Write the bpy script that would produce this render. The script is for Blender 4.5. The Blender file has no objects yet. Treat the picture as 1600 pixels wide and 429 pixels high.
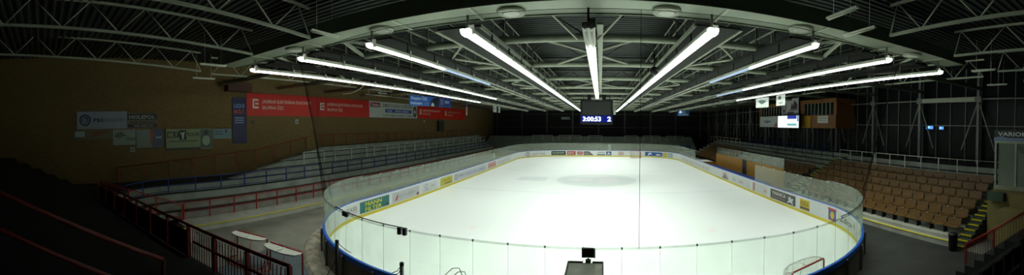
import bpy, math, random
from mathutils import Matrix, Vector
random.seed(7)
S = bpy.context.scene
C = S.collection
PI = math.pi

# ------------------------------------------------------------------ materials
def lin(c):
    return tuple(((v / 12.92) if v <= 0.04045 else ((v + 0.055) / 1.055) ** 2.4) for v in c)

def hexc(h):
    h = h.lstrip('#')
    return lin(tuple(int(h[i:i + 2], 16) / 255 for i in (0, 2, 4)))

def nodes(name):
    m = bpy.data.materials.new(name)
    m.use_nodes = True
    nt = m.node_tree
    return m, nt, nt.nodes, nt.links

def pm(name, col, rough=0.6, metal=0.0, var=0.15, scale=3.0, bump=0.0, bscale=None, spec=0.4, detail=4.0):
    """principled surface whose colour wanders with a noise texture"""
    m, nt, N, L = nodes(name)
    b = N['Principled BSDF']
    b.inputs['Roughness'].default_value = rough
    b.inputs['Metallic'].default_value = metal
    b.inputs['Specular IOR Level'].default_value = spec
    tc = N.new('ShaderNodeTexCoord')
    nz = N.new('ShaderNodeTexNoise')
    nz.inputs['Scale'].default_value = scale
    nz.inputs['Detail'].default_value = detail
    L.new(tc.outputs['Object'], nz.inputs['Vector'])
    cr = N.new('ShaderNodeValToRGB')
    cr.color_ramp.elements[0].position = 0.3
    cr.color_ramp.elements[1].position = 0.7
    cr.color_ramp.elements[0].color = (*[max(0, v * (1 - var)) for v in col], 1)
    cr.color_ramp.elements[1].color = (*[min(1, v * (1 + var)) for v in col], 1)
    L.new(nz.outputs['Fac'], cr.inputs['Fac'])
    L.new(cr.outputs['Color'], b.inputs['Base Color'])
    if bump:
        n2 = N.new('ShaderNodeTexNoise')
        n2.inputs['Scale'].default_value = bscale or scale * 8
        L.new(tc.outputs['Object'], n2.inputs['Vector'])
        bp = N.new('ShaderNodeBump')
        bp.inputs['Strength'].default_value = bump
        bp.inputs['Distance'].default_value = 0.02
        L.new(n2.outputs['Fac'], bp.inputs['Height'])
        L.new(bp.outputs['Normal'], b.inputs['Normal'])
    return m

def emit(name, col, strength, sample=False):
    m, nt, N, L = nodes(name)
    N.clear()
    e = N.new('ShaderNodeEmission')
    e.inputs[0].default_value = (*col, 1)
    e.inputs[1].default_value = strength
    o = N.new('ShaderNodeOutputMaterial')
    L.new(e.outputs[0], o.inputs[0])
    if not sample:
        m.cycles.emission_sampling = 'NONE'
    return m

def wood(name, c1, c2, scale=2.0):
    m, nt, N, L = nodes(name)
    b = N['Principled BSDF']
    b.inputs['Roughness'].default_value = 0.5
    tc = N.new('ShaderNodeTexCoord')
    mp = N.new('ShaderNodeMapping')
    mp.inputs['Scale'].default_value = (12, 0.8, 12)
    nz = N.new('ShaderNodeTexNoise')
    nz.inputs['Scale'].default_value = scale
    cr = N.new('ShaderNodeValToRGB')
    cr.color_ramp.elements[0].position = 0.35
    cr.color_ramp.elements[1].position = 0.65
    cr.color_ramp.elements[0].color = (*c1, 1)
    cr.color_ramp.elements[1].color = (*c2, 1)
    L.new(tc.outputs['Object'], mp.inputs['Vector'])
    L.new(mp.outputs['Vector'], nz.inputs['Vector'])
    L.new(nz.outputs['Fac'], cr.inputs['Fac'])
    L.new(cr.outputs['Color'], b.inputs['Base Color'])
    return m

def brick(name, c1, c2, mortar):
    m, nt, N, L = nodes(name)
    b = N['Principled BSDF']
    b.inputs['Roughness'].default_value = 0.85
    tc = N.new('ShaderNodeTexCoord')
    sp = N.new('ShaderNodeSeparateXYZ')
    cb = N.new('ShaderNodeCombineXYZ')
    bt = N.new('ShaderNodeTexBrick')
    bt.inputs['Scale'].default_value = 2.0
    bt.inputs['Color1'].default_value = (*c1, 1)
    bt.inputs['Color2'].default_value = (*c2, 1)
    bt.inputs['Mortar'].default_value = (*mortar, 1)
    bt.inputs['Mortar Size'].default_value = 0.012
    L.new(tc.outputs['Object'], sp.inputs[0])
    L.new(sp.outputs['Y'], cb.inputs['X'])
    L.new(sp.outputs['Z'], cb.inputs['Y'])
    L.new(cb.outputs[0], bt.inputs['Vector'])
    L.new(bt.outputs['Color'], b.inputs['Base Color'])
    return m

def glass(name, tint, haze, hazecol):
    m, nt, N, L = nodes(name)
    N.clear()
    o = N.new('ShaderNodeOutputMaterial')
    tr = N.new('ShaderNodeBsdfTransparent')
    tr.inputs[0].default_value = (*tint, 1)
    gl = N.new('ShaderNodeBsdfGlossy')
    gl.inputs['Roughness'].default_value = 0.12
    gl.inputs['Color'].default_value = (0.9, 0.95, 0.9, 1)
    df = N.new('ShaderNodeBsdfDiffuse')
    df.inputs[0].default_value = (*hazecol, 1)  # diffuse veil: dust plus ice glare put into the colour
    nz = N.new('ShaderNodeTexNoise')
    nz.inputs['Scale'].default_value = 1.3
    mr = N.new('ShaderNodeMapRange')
    mr.inputs['To Min'].default_value = haze * 0.7
    mr.inputs['To Max'].default_value = haze * 1.3
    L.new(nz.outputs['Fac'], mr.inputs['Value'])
    lw_ = N.new('ShaderNodeLayerWeight')
    lw_.inputs['Blend'].default_value = 0.5
    pw = N.new('ShaderNodeMath'); pw.operation = 'POWER'; pw.inputs[1].default_value = 5.0
    L.new(lw_.outputs['Facing'], pw.inputs[0])
    fr = N.new('ShaderNodeMath'); fr.operation = 'MULTIPLY_ADD'; fr.inputs[1].default_value = 0.6; fr.inputs[2].default_value = 0.02
    L.new(pw.outputs[0], fr.inputs[0])
    m1 = N.new('ShaderNodeMixShader')
    m2 = N.new('ShaderNodeMixShader')
    L.new(fr.outputs[0], m1.inputs[0])
    L.new(tr.outputs[0], m1.inputs[1])
    L.new(gl.outputs[0], m1.inputs[2])
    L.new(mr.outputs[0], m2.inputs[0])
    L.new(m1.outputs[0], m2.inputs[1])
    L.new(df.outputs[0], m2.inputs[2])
    L.new(m2.outputs[0], o.inputs[0])
    return m

def netmat(name, col, cover):
    """fine cord net: too fine to resolve one by one, so an even veil that covers `cover` of what lies behind"""
    m, nt, N, L = nodes(name)
    N.clear()
    o = N.new('ShaderNodeOutputMaterial')
    d = N.new('ShaderNodeBsdfDiffuse'); d.inputs[0].default_value = (*col, 1)
    t = N.new('ShaderNodeBsdfTransparent')
    nz = N.new('ShaderNodeTexNoise'); nz.inputs['Scale'].default_value = 0.8
    mr = N.new('ShaderNodeMapRange'); mr.inputs['To Min'].default_value = cover * 0.9; mr.inputs['To Max'].default_value = cover * 1.1
    mx = N.new('ShaderNodeMixShader')
    L.new(nz.outputs['Fac'], mr.inputs['Value']); L.new(mr.outputs[0], mx.inputs[0])
    L.new(t.outputs[0], mx.inputs[1]); L.new(d.outputs[0], mx.inputs[2]); L.new(mx.outputs[0], o.inputs[0])
    return m

M = {}
M['ice'] = pm('ice', (0.80, 0.86, 0.82), 0.28, var=0.02, scale=0.25, spec=0.5)
M['concrete'] = pm('concrete', hexc('6c6c60'), 0.75, var=0.3, scale=0.6, bump=0.1, detail=8)
M['step_concrete'] = pm('step_concrete', hexc('3e443d'), 0.8, var=0.2, scale=0.9, bump=0.1)
M['kerb'] = pm('kerb', hexc('a4a699'), 0.8, var=0.15, scale=1.2)
M['asphalt'] = pm('asphalt', hexc('2f312d'), 0.85, var=0.25, scale=0.8)
M['yellow_paint'] = pm('yellow_paint', hexc('d0c814'), 0.6, var=0.12, scale=2)
M['board_white'] = pm('board_white', hexc('dfe4e2'), 0.35, var=0.03, scale=1)
M['board_back'] = pm('board_back', hexc('6e685c'), 0.7, var=0.2, scale=1.5)
M['kick_yellow'] = pm('kick_yellow', hexc('dccb3e'), 0.45, var=0.06, scale=1)
M['cap_blue'] = pm('cap_blue', hexc('1560c8'), 0.4, var=0.06, scale=2)
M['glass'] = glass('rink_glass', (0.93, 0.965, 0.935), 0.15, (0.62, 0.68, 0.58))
M['glass_clear'] = glass('clear_bench_glass', (0.9, 0.93, 0.9), 0.05, (0.5, 0.56, 0.48))
M['white_clip'] = pm('white_clip', hexc('d8dcd0'), 0.5, var=0.05)
M['joint'] = pm('joint_grey', hexc('7c8680'), 0.4, var=0.1)
M['net'] = netmat('safety_net_cord', (0.012, 0.012, 0.010), 0.32)
M['goal_net'] = netmat('goal_net_cord', (0.62, 0.64, 0.58), 0.3)
M['goal_net_thin'] = netmat('thin_goal_net_cord', (0.4, 0.42, 0.36), 0.10)
M['goal_canvas'] = pm('goal_canvas', hexc('c9cdbf'), 0.8, var=0.08, scale=4)
M['goal_red'] = pm('goal_red', hexc('a5281c'), 0.4, var=0.1)
M['goal_white'] = pm('goal_white', hexc('d7dad2'), 0.5, var=0.06)
M['steel'] = pm('painted_steel', hexc('a6ad98'), 0.5, var=0.1, scale=1.5)
M['steel_dark'] = pm('dark_steel', hexc('55584e'), 0.55, var=0.15, scale=1.5)
M['deck'] = pm('roof_deck', hexc('363b38'), 0.55, var=0.2, scale=0.5)
M['duct'] = pm('duct_sheet', hexc('8b9680'), 0.5, var=0.06, scale=1.0)
M['white_housing'] = pm('lamp_housing', hexc('d6dccb'), 0.45, var=0.05, scale=2)
M['lamp_off'] = pm('unlit_tube', hexc('c8cdb8'), 0.3, var=0.04, scale=2)
M['lamp'] = emit('lit_tube', (0.93, 1.0, 0.93), 7.0)
M['lamp_blue'] = emit('weak_blue_tube', (0.55, 0.75, 1.0), 1.3)
M['brick'] = brick('ochre_brick', hexc('725d33'), hexc('67542d'), hexc('5a4c2f'))
M['dark_wall'] = pm('dark_wall', hexc('26241f'), 0.9, var=0.2, scale=0.8)
M['far_wall'] = pm('far_wall', hexc('1e1e20'), 0.9, var=0.2, scale=0.8)
M['dark_glass'] = pm('dark_glass', hexc('0a0c0e'), 0.35, var=0.1, scale=1, spec=0.12)
M['mullion'] = pm('mullion_grey', hexc('6c706a'), 0.5, var=0.1)
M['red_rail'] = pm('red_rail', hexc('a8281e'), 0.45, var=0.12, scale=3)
M['red_panel'] = pm('red_panel', hexc('8a2018'), 0.55, var=0.15, scale=2)
M['blue_rail'] = pm('blue_rail', hexc('1f3f8c'), 0.45, var=0.12, scale=3)
M['white_rail'] = pm('white_rail', hexc('e2e6da'), 0.5, var=0.06, scale=3)
M['seat_wood'] = wood('seat_wood', hexc('5e441a'), hexc('705226'))
M['seat_metal'] = pm('seat_metal', hexc('23221f'), 0.5, var=0.1)
M['plate'] = pm('number_plate', hexc('dcdcc8'), 0.4, var=0.05)
M['black'] = pm('black_plastic', hexc('121214'), 0.5, var=0.15, scale=4)
M['seat_black'] = pm('black_seat', hexc('1a1818'), 0.6, var=0.2, scale=3)
M['bench_wood'] = wood('bench_wood', hexc('9c6e1c'), hexc('b0822a'), 1.5)
M['brown_wood'] = wood('brown_wood', hexc('6e4616'), hexc('80541f'), 1.2)
M['ochre'] = pm('ochre_panel', hexc('b89026'), 0.6, var=0.08)
M['blue_plastic'] = pm('blue_plastic', hexc('1d3a7a'), 0.5, var=0.15, scale=2)
M['plaster'] = pm('olive_plaster', hexc('8d8252'), 0.85, var=0.12, scale=1.2, bump=0.1)
M['booth_panel'] = pm('booth_panel', hexc('9aa08c'), 0.5, var=0.15, scale=2)
M['booth_glass'] = glass('booth_glass', (0.6, 0.66, 0.58), 0.35, (0.4, 0.45, 0.36))
M['roof_sheet'] = pm('roof_sheet', hexc('8c9082'), 0.35, metal=0.3, var=0.15, scale=3)
M['frame_dark'] = pm('frame_dark', hexc('2a2a26'), 0.5, var=0.1)
M['screen_off'] = pm('screen_off', hexc('3c3e3c'), 0.4, var=0.05)  # grey raised to put the screen's reflection into the colour
M['led_white'] = emit('led_white', (0.75, 0.85, 1.0), 3.0)
M['led_glow'] = emit('led_glow', (0.01, 0.02, 0.30), 1.0)  # blue glow round the digits, put into the black field's colour
M['mat_blue'] = pm('rubber_mat', hexc('4a5458'), 0.85, var=0.15, scale=2)
M['snow'] = pm('snow_ridge', hexc('827c6c'), 0.85, var=0.45, scale=2.5, bump=0.3)
M['cable'] = pm('cable_black', hexc('121314'), 0.95, var=0.1, spec=0.0)
M['red_shaded'] = pm('shaded_red_rail', hexc('6a1812'), 0.6, var=0.15, scale=3)  # darker copy of the red rail, shade of the near corner put into colour
M['deck_dark'] = pm('catwalk_deck', hexc('1f211c'), 0.8, var=0.15)
M['riser'] = pm('pale_riser', hexc('9ea69b'), 0.9, var=0.2, scale=1.2)
M['cable_white'] = pm('cable_pale', hexc('c8c6a8'), 0.5, var=0.1)
M['bracket'] = pm('bracket_brown', hexc('4a2a1c'), 0.6, var=0.15)

_cm = {}
def cm(h, rough=0.5):
    if h not in _cm:
        _cm[h] = pm('print_' + h.lstrip('#'), hexc(h), rough, var=0.04, scale=2)
    return _cm[h]

# ------------------------------------------------------------------ mesh builder
class MB:
    def __init__(self):
        self.v, self.f, self.mi, self.sm, self.uv = [], [], [], [], {}
    def face(self, idx, mi=0, smooth=False, uv=None):
        if uv: self.uv[len(self.f)] = uv
        self.f.append(idx); self.mi.append(mi); self.sm.append(smooth)
    def quad(self, a, b, c, d, mi=0, uv=None):
        n = len(self.v); self.v += [tuple(a), tuple(b), tuple(c), tuple(d)]
        self.face((n, n + 1, n + 2, n + 3), mi, False, uv)
    def box(self, x0, x1, y0, y1, z0, z1, mi=0, bev=0.0, side=None):
        if bev:
            return self.prism([(x0 + bev, y0), (x1 - bev, y0), (x1, y0 + bev), (x1, y1 - bev), (x1 - bev, y1), (x0 + bev, y1), (x0, y1 - bev), (x0, y0 + bev)], z0, z1, mi)
        n = len(self.v)
        self.v += [(x, y, z) for z in (z0, z1) for x, y in ((x0, y0), (x1, y0), (x1, y1), (x0, y1))]
        for w, q in enumerate(((3, 2, 1, 0), (4, 5, 6, 7), (0, 1, 5, 4), (1, 2, 6, 5), (2, 3, 7, 6), (3, 0, 4, 7))):
            self.face(tuple(n + i for i in q), side if (side is not None and w > 1) else mi)
    def prism(self, poly, z0, z1, mi=0, side=None):
        n = len(self.v); k = len(poly)
        self.v += [(x, y, z0) for x, y in poly] + [(x, y, z1) for x, y in poly]
        self.face(tuple(n + i for i in reversed(range(k))), mi)
        self.face(tuple(n + k + i for i in range(k)), mi)
        for i in range(k):
            j = (i + 1) % k
            self.face((n + i, n + j, n + k + j, n + k + i), mi if side is None else side)
    def bar(self, p, q, w, h, mi=0):
        """rectangular bar from p to q, w across, h upward"""
        p, q = Vector(p), Vector(q); d = (q - p)
        if d.length < 1e-6: return
        d.normalize()
        up = Vector((0, 0, 1)) if abs(d.z) < 0.95 else Vector((0, 1, 0))
        s = d.cross(up).normalized(); u = s.cross(d).normalized()
        n = len(self.v)
        for e in (p, q):
            for a, b in ((-1, -1), (1, -1), (1, 1), (-1, 1)):
                self.v.append(tuple(e + s * (a * w / 2) + u * (b * h / 2)))
        for f in ((3, 2, 1, 0), (4, 5, 6, 7), (0, 1, 5, 4), (1, 2, 6, 5), (2, 3, 7, 6), (3, 0, 4, 7)):
            self.face(tuple(n + i for i in f), mi)
    def path(self, pts, r, n=6, mi=0, closed=False):
        pts = [Vector(p) for p in pts]; k = len(pts); base = len(self.v)
        prev = None
        for i, p in enumerate(pts):
            a = pts[(i - 1) % k] if (closed or i) else p
            b = pts[(i + 1) % k] if (closed or i < k - 1) else p
            d = (b - a).normalized()
            if prev is None:
                up = Vector((0, 0, 1)) if abs(d.z) < 0.9 else Vector((1, 0, 0))
                s = d.cross(up).normalized()
            else:
                s = (prev - d * prev.dot(d)).normalized()
            prev = s
            u = s.cross(d)
            for j in range(n):
                t = 2 * PI * j / n
                self.v.append(tuple(p + s * (r * math.cos(t)) + u * (r * math.sin(t))))
        for i in range(k if closed else k - 1):
            for j in range(n):
                a = base + i * n; b = base + ((i + 1) % k) * n
                self.face((a + j, a + (j + 1) % n, b + (j + 1) % n, b + j), mi, True)
        if not closed:
            self.face(tuple(base + j for j in reversed(range(n))), mi)
            self.face(tuple(base + (k - 1) * n + j for j in range(n)), mi)
    def tube(self, p, q, r, n=6, mi=0):
        self.path([p, q], r, n, mi)
    def lathe(self, c, prof, n=16, mi=0):
        base = len(self.v)
        for r, z in prof:
            for j in range(n):
                t = 2 * PI * j / n
                self.v.append((c[0] + r * math.cos(t), c[1] + r * math.sin(t), c[2] + z))
        for i in range(len(prof) - 1):
            for j in range(n):
                a = base + i * n; b = a + n
                self.face((a + j, a + (j + 1) % n, b + (j + 1) % n, b + j), mi, True)
        self.face(tuple(base + j for j in reversed(range(n))), mi)
        self.face(tuple(base + (len(prof) - 1) * n + j for j in range(n)), mi)
    def sweep(self, path, prof, closed=False, mi=0, caps=True):
        """path: list of (x, y, nx, ny); prof: closed loop of (offset along n, z)"""
        base = len(self.v); k = len(prof)
        for x, y, nx, ny in path:
            for o, z in prof:
                self.v.append((x + nx * o, y + ny * o, z))
        m = len(path)
        for i in range(m if closed else m - 1):
            a = base + i * k; b = base + ((i + 1) % m) * k
            for j in range(k):
                jj = (j + 1) % k
                self.face((a + j, a + jj, b + jj, b + j), mi[j] if isinstance(mi, (list, tuple)) else mi)
        if not closed and caps:
            m0 = mi[0] if isinstance(mi, (list, tuple)) else mi
            self.face(tuple(base + j for j in range(k)), m0)
            self.face(tuple(base + (m - 1) * k + j for j in reversed(range(k))), m0)
    def build(self, name, mats, parent=None, loc=None):
        if not isinstance(mats, (list, tuple)): mats = [mats]
        me = bpy.data.meshes.new(name)
        L0 = Vector((0, 0, 0))
        if parent is not None:
            r = parent
            while r.parent: r = r.parent
            L0 = Vector(r.location)
        elif loc is not None:
            L0 = Vector(loc)
        me.from_pydata([(a - L0.x, b - L0.y, c - L0.z) for a, b, c in self.v], [], self.f)
        me.polygons.foreach_set('material_index', self.mi)
        me.polygons.foreach_set('use_smooth', self.sm)
        if self.uv:
            ul = me.uv_layers.new(name='metres')
            for fi, uvs in self.uv.items():
                for li, t in zip(me.polygons[fi].loop_indices, uvs):
                    ul.data[li].uv = t
        for m in mats: me.materials.append(m)
        me.update()
        o = bpy.data.objects.new(name, me)
        C.objects.link(o)
        if parent is not None: o.parent = parent
        elif loc is not None: o.location = loc
        return o

def tag(o, label=None, cat=None, group=None, kind=None):
    if label: o['label'] = label
    if cat: o['category'] = cat
    if group: o['group'] = group
    if kind: o['kind'] = kind
    return o

def thing(name, label, cat, loc, group=None, kind=None):
    o = bpy.data.objects.new(name, None)
    C.objects.link(o)
    o.empty_display_size = 0.2
    o.location = loc
    return tag(o, label, cat, group, kind)

def dup(root, loc, label, group=None):
    r = root.copy(); C.objects.link(r); r.location = loc
    r['label'] = label
    if group: r['group'] = group
    for ch in list(root.children):
        c = ch.copy(); C.objects.link(c); c.parent = r
        for g in list(ch.children):
            d = g.copy(); C.objects.link(d); d.parent = c
    return r

ORD = ['first', 'second', 'third', 'fourth', 'fifth', 'sixth', 'seventh', 'eighth', 'ninth', 'tenth', 'eleventh', 'twelfth',
       'thirteenth', 'fourteenth', 'fifteenth', 'sixteenth', 'seventeenth', 'eighteenth', 'nineteenth', 'twentieth']

# ------------------------------------------------------------------ lettering and printed panels
_tx = {}
def text_mesh(s, bold):
    key = (s, bold)
    if key in _tx: return _tx[key]
    cu = bpy.data.curves.new('lettering', 'FONT')
    cu.body = s; cu.size = 1.0; cu.offset = 0.022 * bold; cu.resolution_u = 2
    cu.dimensions = '2D'; cu.fill_mode = 'FRONT'
    o = bpy.data.objects.new('lettering', cu)
    C.objects.link(o)
    me = o.to_mesh(depsgraph=None, preserve_all_data_layers=False) if False else None
    dg = bpy.context.evaluated_depsgraph_get()
    ev = o.evaluated_get(dg)
    me = ev.to_mesh()
    vs = [(v.co.x, v.co.y) for v in me.vertices]
    fs = [tuple(p.vertices) for p in me.polygons]
    ev.to_mesh_clear()
    bpy.data.objects.remove(o); bpy.data.curves.remove(cu)
    x0 = min(v[0] for v in vs); x1 = max(v[0] for v in vs)
    vs = [((x - x0), y / 0.73) for x, y in vs]
    _tx[key] = (vs, fs, (x1 - x0))
    return _tx[key]

class Panel:
    """flat print laid out in metres (u right, v up), put into the world by map(u, v, depth)"""
    def __init__(self, mapf):
        self.map = mapf; self.b = MB(); self.mats = []; self.d = 0.0
    def m(self, h):
        mt = M[h] if h in M else cm(h)
        if mt not in self.mats: self.mats.append(mt)
        return self.mats.index(mt)
    def step(self): self.d += 0.003
    def rect(self, u0, v0, u1, v1, h):
        i = self.m(h); n = max(1, int(abs(u1 - u0) / 0.4))
        for k in range(n):
            a = u0 + (u1 - u0) * k / n; b = u0 + (u1 - u0) * (k + 1) / n
            self.b.quad(self.map(a, v0, self.d), self.map(b, v0, self.d), self.map(b, v1, self.d), self.map(a, v1, self.d), i)
        self.step()
    def slab(self, u0, v0, u1, v1, th, h):
        i = self.m(h); p = [self.map(u, v, w) for w in (-th, 0) for u, v in ((u0, v0), (u1, v0), (u1, v1), (u0, v1))]
        n = len(self.b.v); self.b.v += [tuple(q) for q in p]
        for q in ((3, 2, 1, 0), (4, 5, 6, 7), (0, 1, 5, 4), (1, 2, 6, 5), (2, 3, 7, 6), (3, 0, 4, 7)):
            self.b.face(tuple(n + t for t in q), i)
        self.step()
    def poly(self, pts, h):
        i = self.m(h); n = len(self.b.v)
        self.b.v += [tuple(self.map(u, v, self.d)) for u, v in pts]
        self.b.face(tuple(range(n, n + len(pts))), i); self.step()
    def ell(self, cu, cv, ru, rv, h, n=20):
        self.poly([(cu + ru * math.cos(2 * PI * k / n), cv + rv * math.sin(2 * PI * k / n)) for k in range(n)], h)
    def ring(self, cu, cv, ru, rv, w, h, n=24):
        i = self.m(h)
        for k in range(n):
            a, b = 2 * PI * k / n, 2 * PI * (k + 1) / n
            self.b.quad(*[self.map(cu + (ru - q) * math.cos(t), cv + (rv - q) * math.sin(t), self.d) for t, q in ((a, 0), (b, 0), (b, w), (a, w))], i)
        self.step()
    def text(self, s, u0, v0, height, width, h, bold=1.0, slant=0.0):
        """lettering of cap height `height`, squeezed to `width` starting at (u0, v0)"""
        vs, fs, w = text_mesh(s, bold); i = self.m(h); n = len(self.b.v); k = width / w
        self.b.v += [tuple(self.map(u0 + x * k + slant * y * height, v0 + y * height, self.d)) for x, y in vs]
        for f in fs: self.b.face(tuple(n + t for t in f), i)
        self.step()
    def build(self, name, parent=None, loc=None):
        return self.b.build(name, self.mats, parent, loc)

# ------------------------------------------------------------------ rink outline
RW, RR, RL, Y0 = 28.66, 8.79, 60.0, 9.9
RH = RW / 2; FW = RH - RR; SV = RL - 2 * RR; ARC = PI / 2 * RR
TOT = 4 * FW + 2 * SV + 4 * ARC
def rink(s):
    """point and outward normal at arc length s, from the middle of the near end, right side first"""
    s %= TOT
    def arc(cx, cy, a): return (cx + RR * math.cos(a), cy + RR * math.sin(a), math.cos(a), math.sin(a))
    y1 = Y0 + RL
    if s < FW: return (s, Y0, 0, -1)
    s -= FW
    if s < ARC: return arc(FW, Y0 + RR, -PI / 2 + s / RR)
    s -= ARC
    if s < SV: return (RH, Y0 + RR + s, 1, 0)
    s -= SV
    if s < ARC: return arc(FW, y1 - RR, s / RR)
    s -= ARC
    if s < 2 * FW: return (FW - s, y1, 0, 1)
    s -= 2 * FW
    if s < ARC: return arc(-FW, y1 - RR, PI / 2 + s / RR)
    s -= ARC
    if s < SV: return (-RH, y1 - RR - s, -1, 0)
    s -= SV
    if s < ARC: return arc(-FW, Y0 + RR, PI + s / RR)
    s -= ARC
    return (-FW + s, Y0, 0, -1)
def rink_path(s0, s1, step=0.6):
    n = max(1, int(math.ceil((s1 - s0) / step)))
    return [rink(s0 + (s1 - s0) * k / n) for k in range(n + 1)]
LOOP = [rink(TOT * k / 260) for k in range(260)]

# ================================================================== SETTING
b = MB(); b.box(-26.5, 27, -9, 84, -0.3, 0.0)
tag(b.build('floor', M['concrete']), kind='structure')
b = MB(); n = len(LOOP)
b.prism([(x - nx * 0.01, y - ny * 0.01) for x, y, nx, ny in LOOP], 0.001, 0.012)
ice = tag(b.build('floor_ice', M['ice']), kind='structure')

# faint paint under the ice
M['ice_blue'] = pm('ice_blue_line', (0.62, 0.70, 0.72), 0.28, var=0.03)
M['ice_red'] = pm('ice_red_line', (0.83, 0.77, 0.75), 0.28, var=0.03)
M['ice_grey'] = pm('ice_grey_print', (0.66, 0.72, 0.70), 0.28, var=0.05, scale=1)
M['ice_pale'] = pm('ice_pale_print', (0.76, 0.76, 0.74), 0.28, var=0.03)
ZI = 0.0135
def strip(bm, x0, x1, y0, y1, mi=0): bm.quad((x0, y0, ZI), (x1, y0, ZI), (x1, y1, ZI), (x0, y1, ZI), mi)
def iring(bm, cx, cy, r, w, n=48, mi=0, z=ZI):
    for k in range(n):
        a, c = 2 * PI * k / n, 2 * PI * (k + 1) / n
        bm.quad(*[(cx + q * math.cos(t), cy + q * math.sin(t), z) for t, q in ((a, r), (c, r), (c, r - w), (a, r - w))], mi)
b = MB(); strip(b, -14.3, 14.3, 32.0, 32.25); strip(b, -14.3, 14.3, 47.5, 47.75)
b.build('blue_line', M['ice_blue'], ice)
b = MB()
for yy in (13.9, 65.9): strip(b, -13.3, 13.3, yy - 0.03, yy + 0.03)
for cx_ in (-7, 7):
    for cy_ in (20, 60):
        iring(b, cx_, cy_, 4.5, 0.06)
        b.prism([(cx_ + 0.3 * math.cos(t * PI / 8), cy_ + 0.3 * math.sin(t * PI / 8)) for t in range(16)], 0.0122, ZI)
for cx_ in (-7, 7):
    for cy_ in (33.5, 46.5): b.prism([(cx_ + 0.3 * math.cos(t * PI / 8), cy_ + 0.3 * math.sin(t * PI / 8)) for t in range(16)], 0.0122, ZI)
b.build('goal_line_marking', M['ice_red'], ice)
b = MB()
b.prism([(4.5 * math.cos(t * PI / 24), 40 + 4.5 * math.sin(t * PI / 24)) for t in range(48)], 0.0122, ZI)
b.build('centre_circle_print', M['ice_grey'], ice)
b = MB()
z = ZI + 0.002
for pts in ([(-3.2, 39.2), (-0.4, 38.6), (-0.6, 41.0), (-3.0, 40.6)], [(0.2, 37.4), (3.0, 39.0), (1.6, 41.6), (0.4, 40.8)], [(-2.0, 42.2), (1.8, 42.4), (0.8, 43.4), (-1.2, 43.4)]):
    b.v += [(x, y, z) for x, y in pts]; b.face(tuple(range(len(b.v) - len(pts), len(b.v))))
b.build('centre_logo_print', M['ice_pale'], ice)
b = MB(); strip(b, -8.9, -5.6, 38.6, 41.5); b.build('ice_advertisement_print', M['ice_grey'], ice)

# roof deck with transverse ridges
b = MB()
y = -9.0; prof = []
while y < 84:
    prof += [(y, 11.35), (y + 0.12, 11.35), (y + 0.17, 11.27), (y + 0.28, 11.27), (y + 0.33, 11.35)]
    y += 0.36
n = len(b.v)
for x in (-26.5, 27): b.v += [(x, p[0], p[1]) for p in prof]
k = len(prof)
for i in range(k - 1): b.face((n + i, n + i + 1, n + k + i + 1, n + k + i))
b.box(-26.5, 27, -9, 84, 11.5, 11.6)
tag(b.build('ceiling', M['deck']), kind='structure')

b = MB(); b.box(-25.4, -25.0, -9, 84, 0, 11.5)
wl = tag(b.build('wall_left', M['brick']), kind='structure')
b = MB(); b.box(-25.4, 26.4, 82, 82.4, 0, 11.5)
for x in range(-24, 26, 6): b.box(x - 0.15, x + 0.15, 81.8, 82.0, 3, 11.3, 1)
for zz in (5.6, 8.6): b.box(-25, 26, 81.9, 82.0, zz, zz + 0.12, 1)
tag(b.build('wall_far', [M['far_wall'], M['steel_dark']]), kind='structure')
b = MB(); b.box(-25.4, 26.4, -9.4, -9, 0, 11.5)
tag(b.build('wall_near', M['dark_wall']), kind='structure')
# right: dark glazed facade with mullions and braced frames every six metres
b = MB(); b.box(26.0, 26.4, -9, 84, 0, 11.5)
wr = tag(b.build('wall_right', M['dark_glass']), kind='structure')
b = MB()
y = -7.0
while y < 82:
    b.box(25.9, 26.0, y - 0.035, y + 0.035, 3.0, 11.3); y += 1.5
for zz in (6.55, 8.75): b.box(25.88, 26.0, -9, 82, zz, zz + 0.08)
b.build('mullion', M['mullion'], wr)
for y in range(2, 81, 6):
    b = MB()
    b.box(25.35, 25.6, y - 0.12, y + 0.12, 0, 11.2)
    b.bar((25.45, y, 8.6), (25.45, y - 1.55, 4.6), 0.1, 0.1); b.bar((25.45, y, 8.6), (25.45, y + 1.55, 4.6), 0.1, 0.1)
    b.box(25.3, 25.65, y - 0.3, y + 0.3, 8.5, 8.95)
    if y == 14: b.box(25.35, 25.6, y + 0.3, y + 5.7, 8.55, 8.92, 1)
    else: b.box(25.4, 25.55, y + 0.3, y + 5.7, 8.68, 8.8)
    tag(b.build('steel_column', [M['mullion'], M['steel']]), kind='structure')

# ------------------------------------------------------------------ roof steel
def truss(y):
    t = thing('roof_truss', None, None, (0, y, 9.6), kind='structure')
    b = MB(); b.tube((-25, y, 9.6), (26, y, 9.6), 0.15, 10); b.build('bottom_chord', M['steel'], t)
    b = MB(); b.tube((-25, y, 11.05), (26, y, 11.05), 0.1, 8); b.build('top_chord', M['steel_dark'], t)
    b = MB(); x = -23.0; up = True
    while x < 24.0:
        b.tube((x, y, 9.6 if up else 11.05), (x + 2.3, y, 11.05 if up else 9.6), 0.035, 6); x += 2.3; up = not up
    b.build('web_brace', M['steel_dark'], t)
for y in range(14, 81, 6): truss(y)
def wind(y0, y1, cells):
    b = MB()
    for x0, x1 in cells:
        b.tube((x0, y0, 9.62), (x1, y1, 9.62), 0.07, 6); b.tube((x1, y0, 9.62), (x0, y1, 9.62), 0.07, 6)
    tag(b.build('roof_bracing', M['steel']), kind='structure')
wind(14, 20, [(-2.0, 2.0), (5.2, 9.0), (-9.0, -5.2), (13.2, 17), (-17, -13.2)])
wind(26, 32, [(-2.0, 2.0), (5.2, 9.0), (-9.0, -5.2)])
wind(44, 50, [(-2.0, 2.0), (5.2, 9.0), (-9.0, -5.2)])
b = MB()
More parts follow.
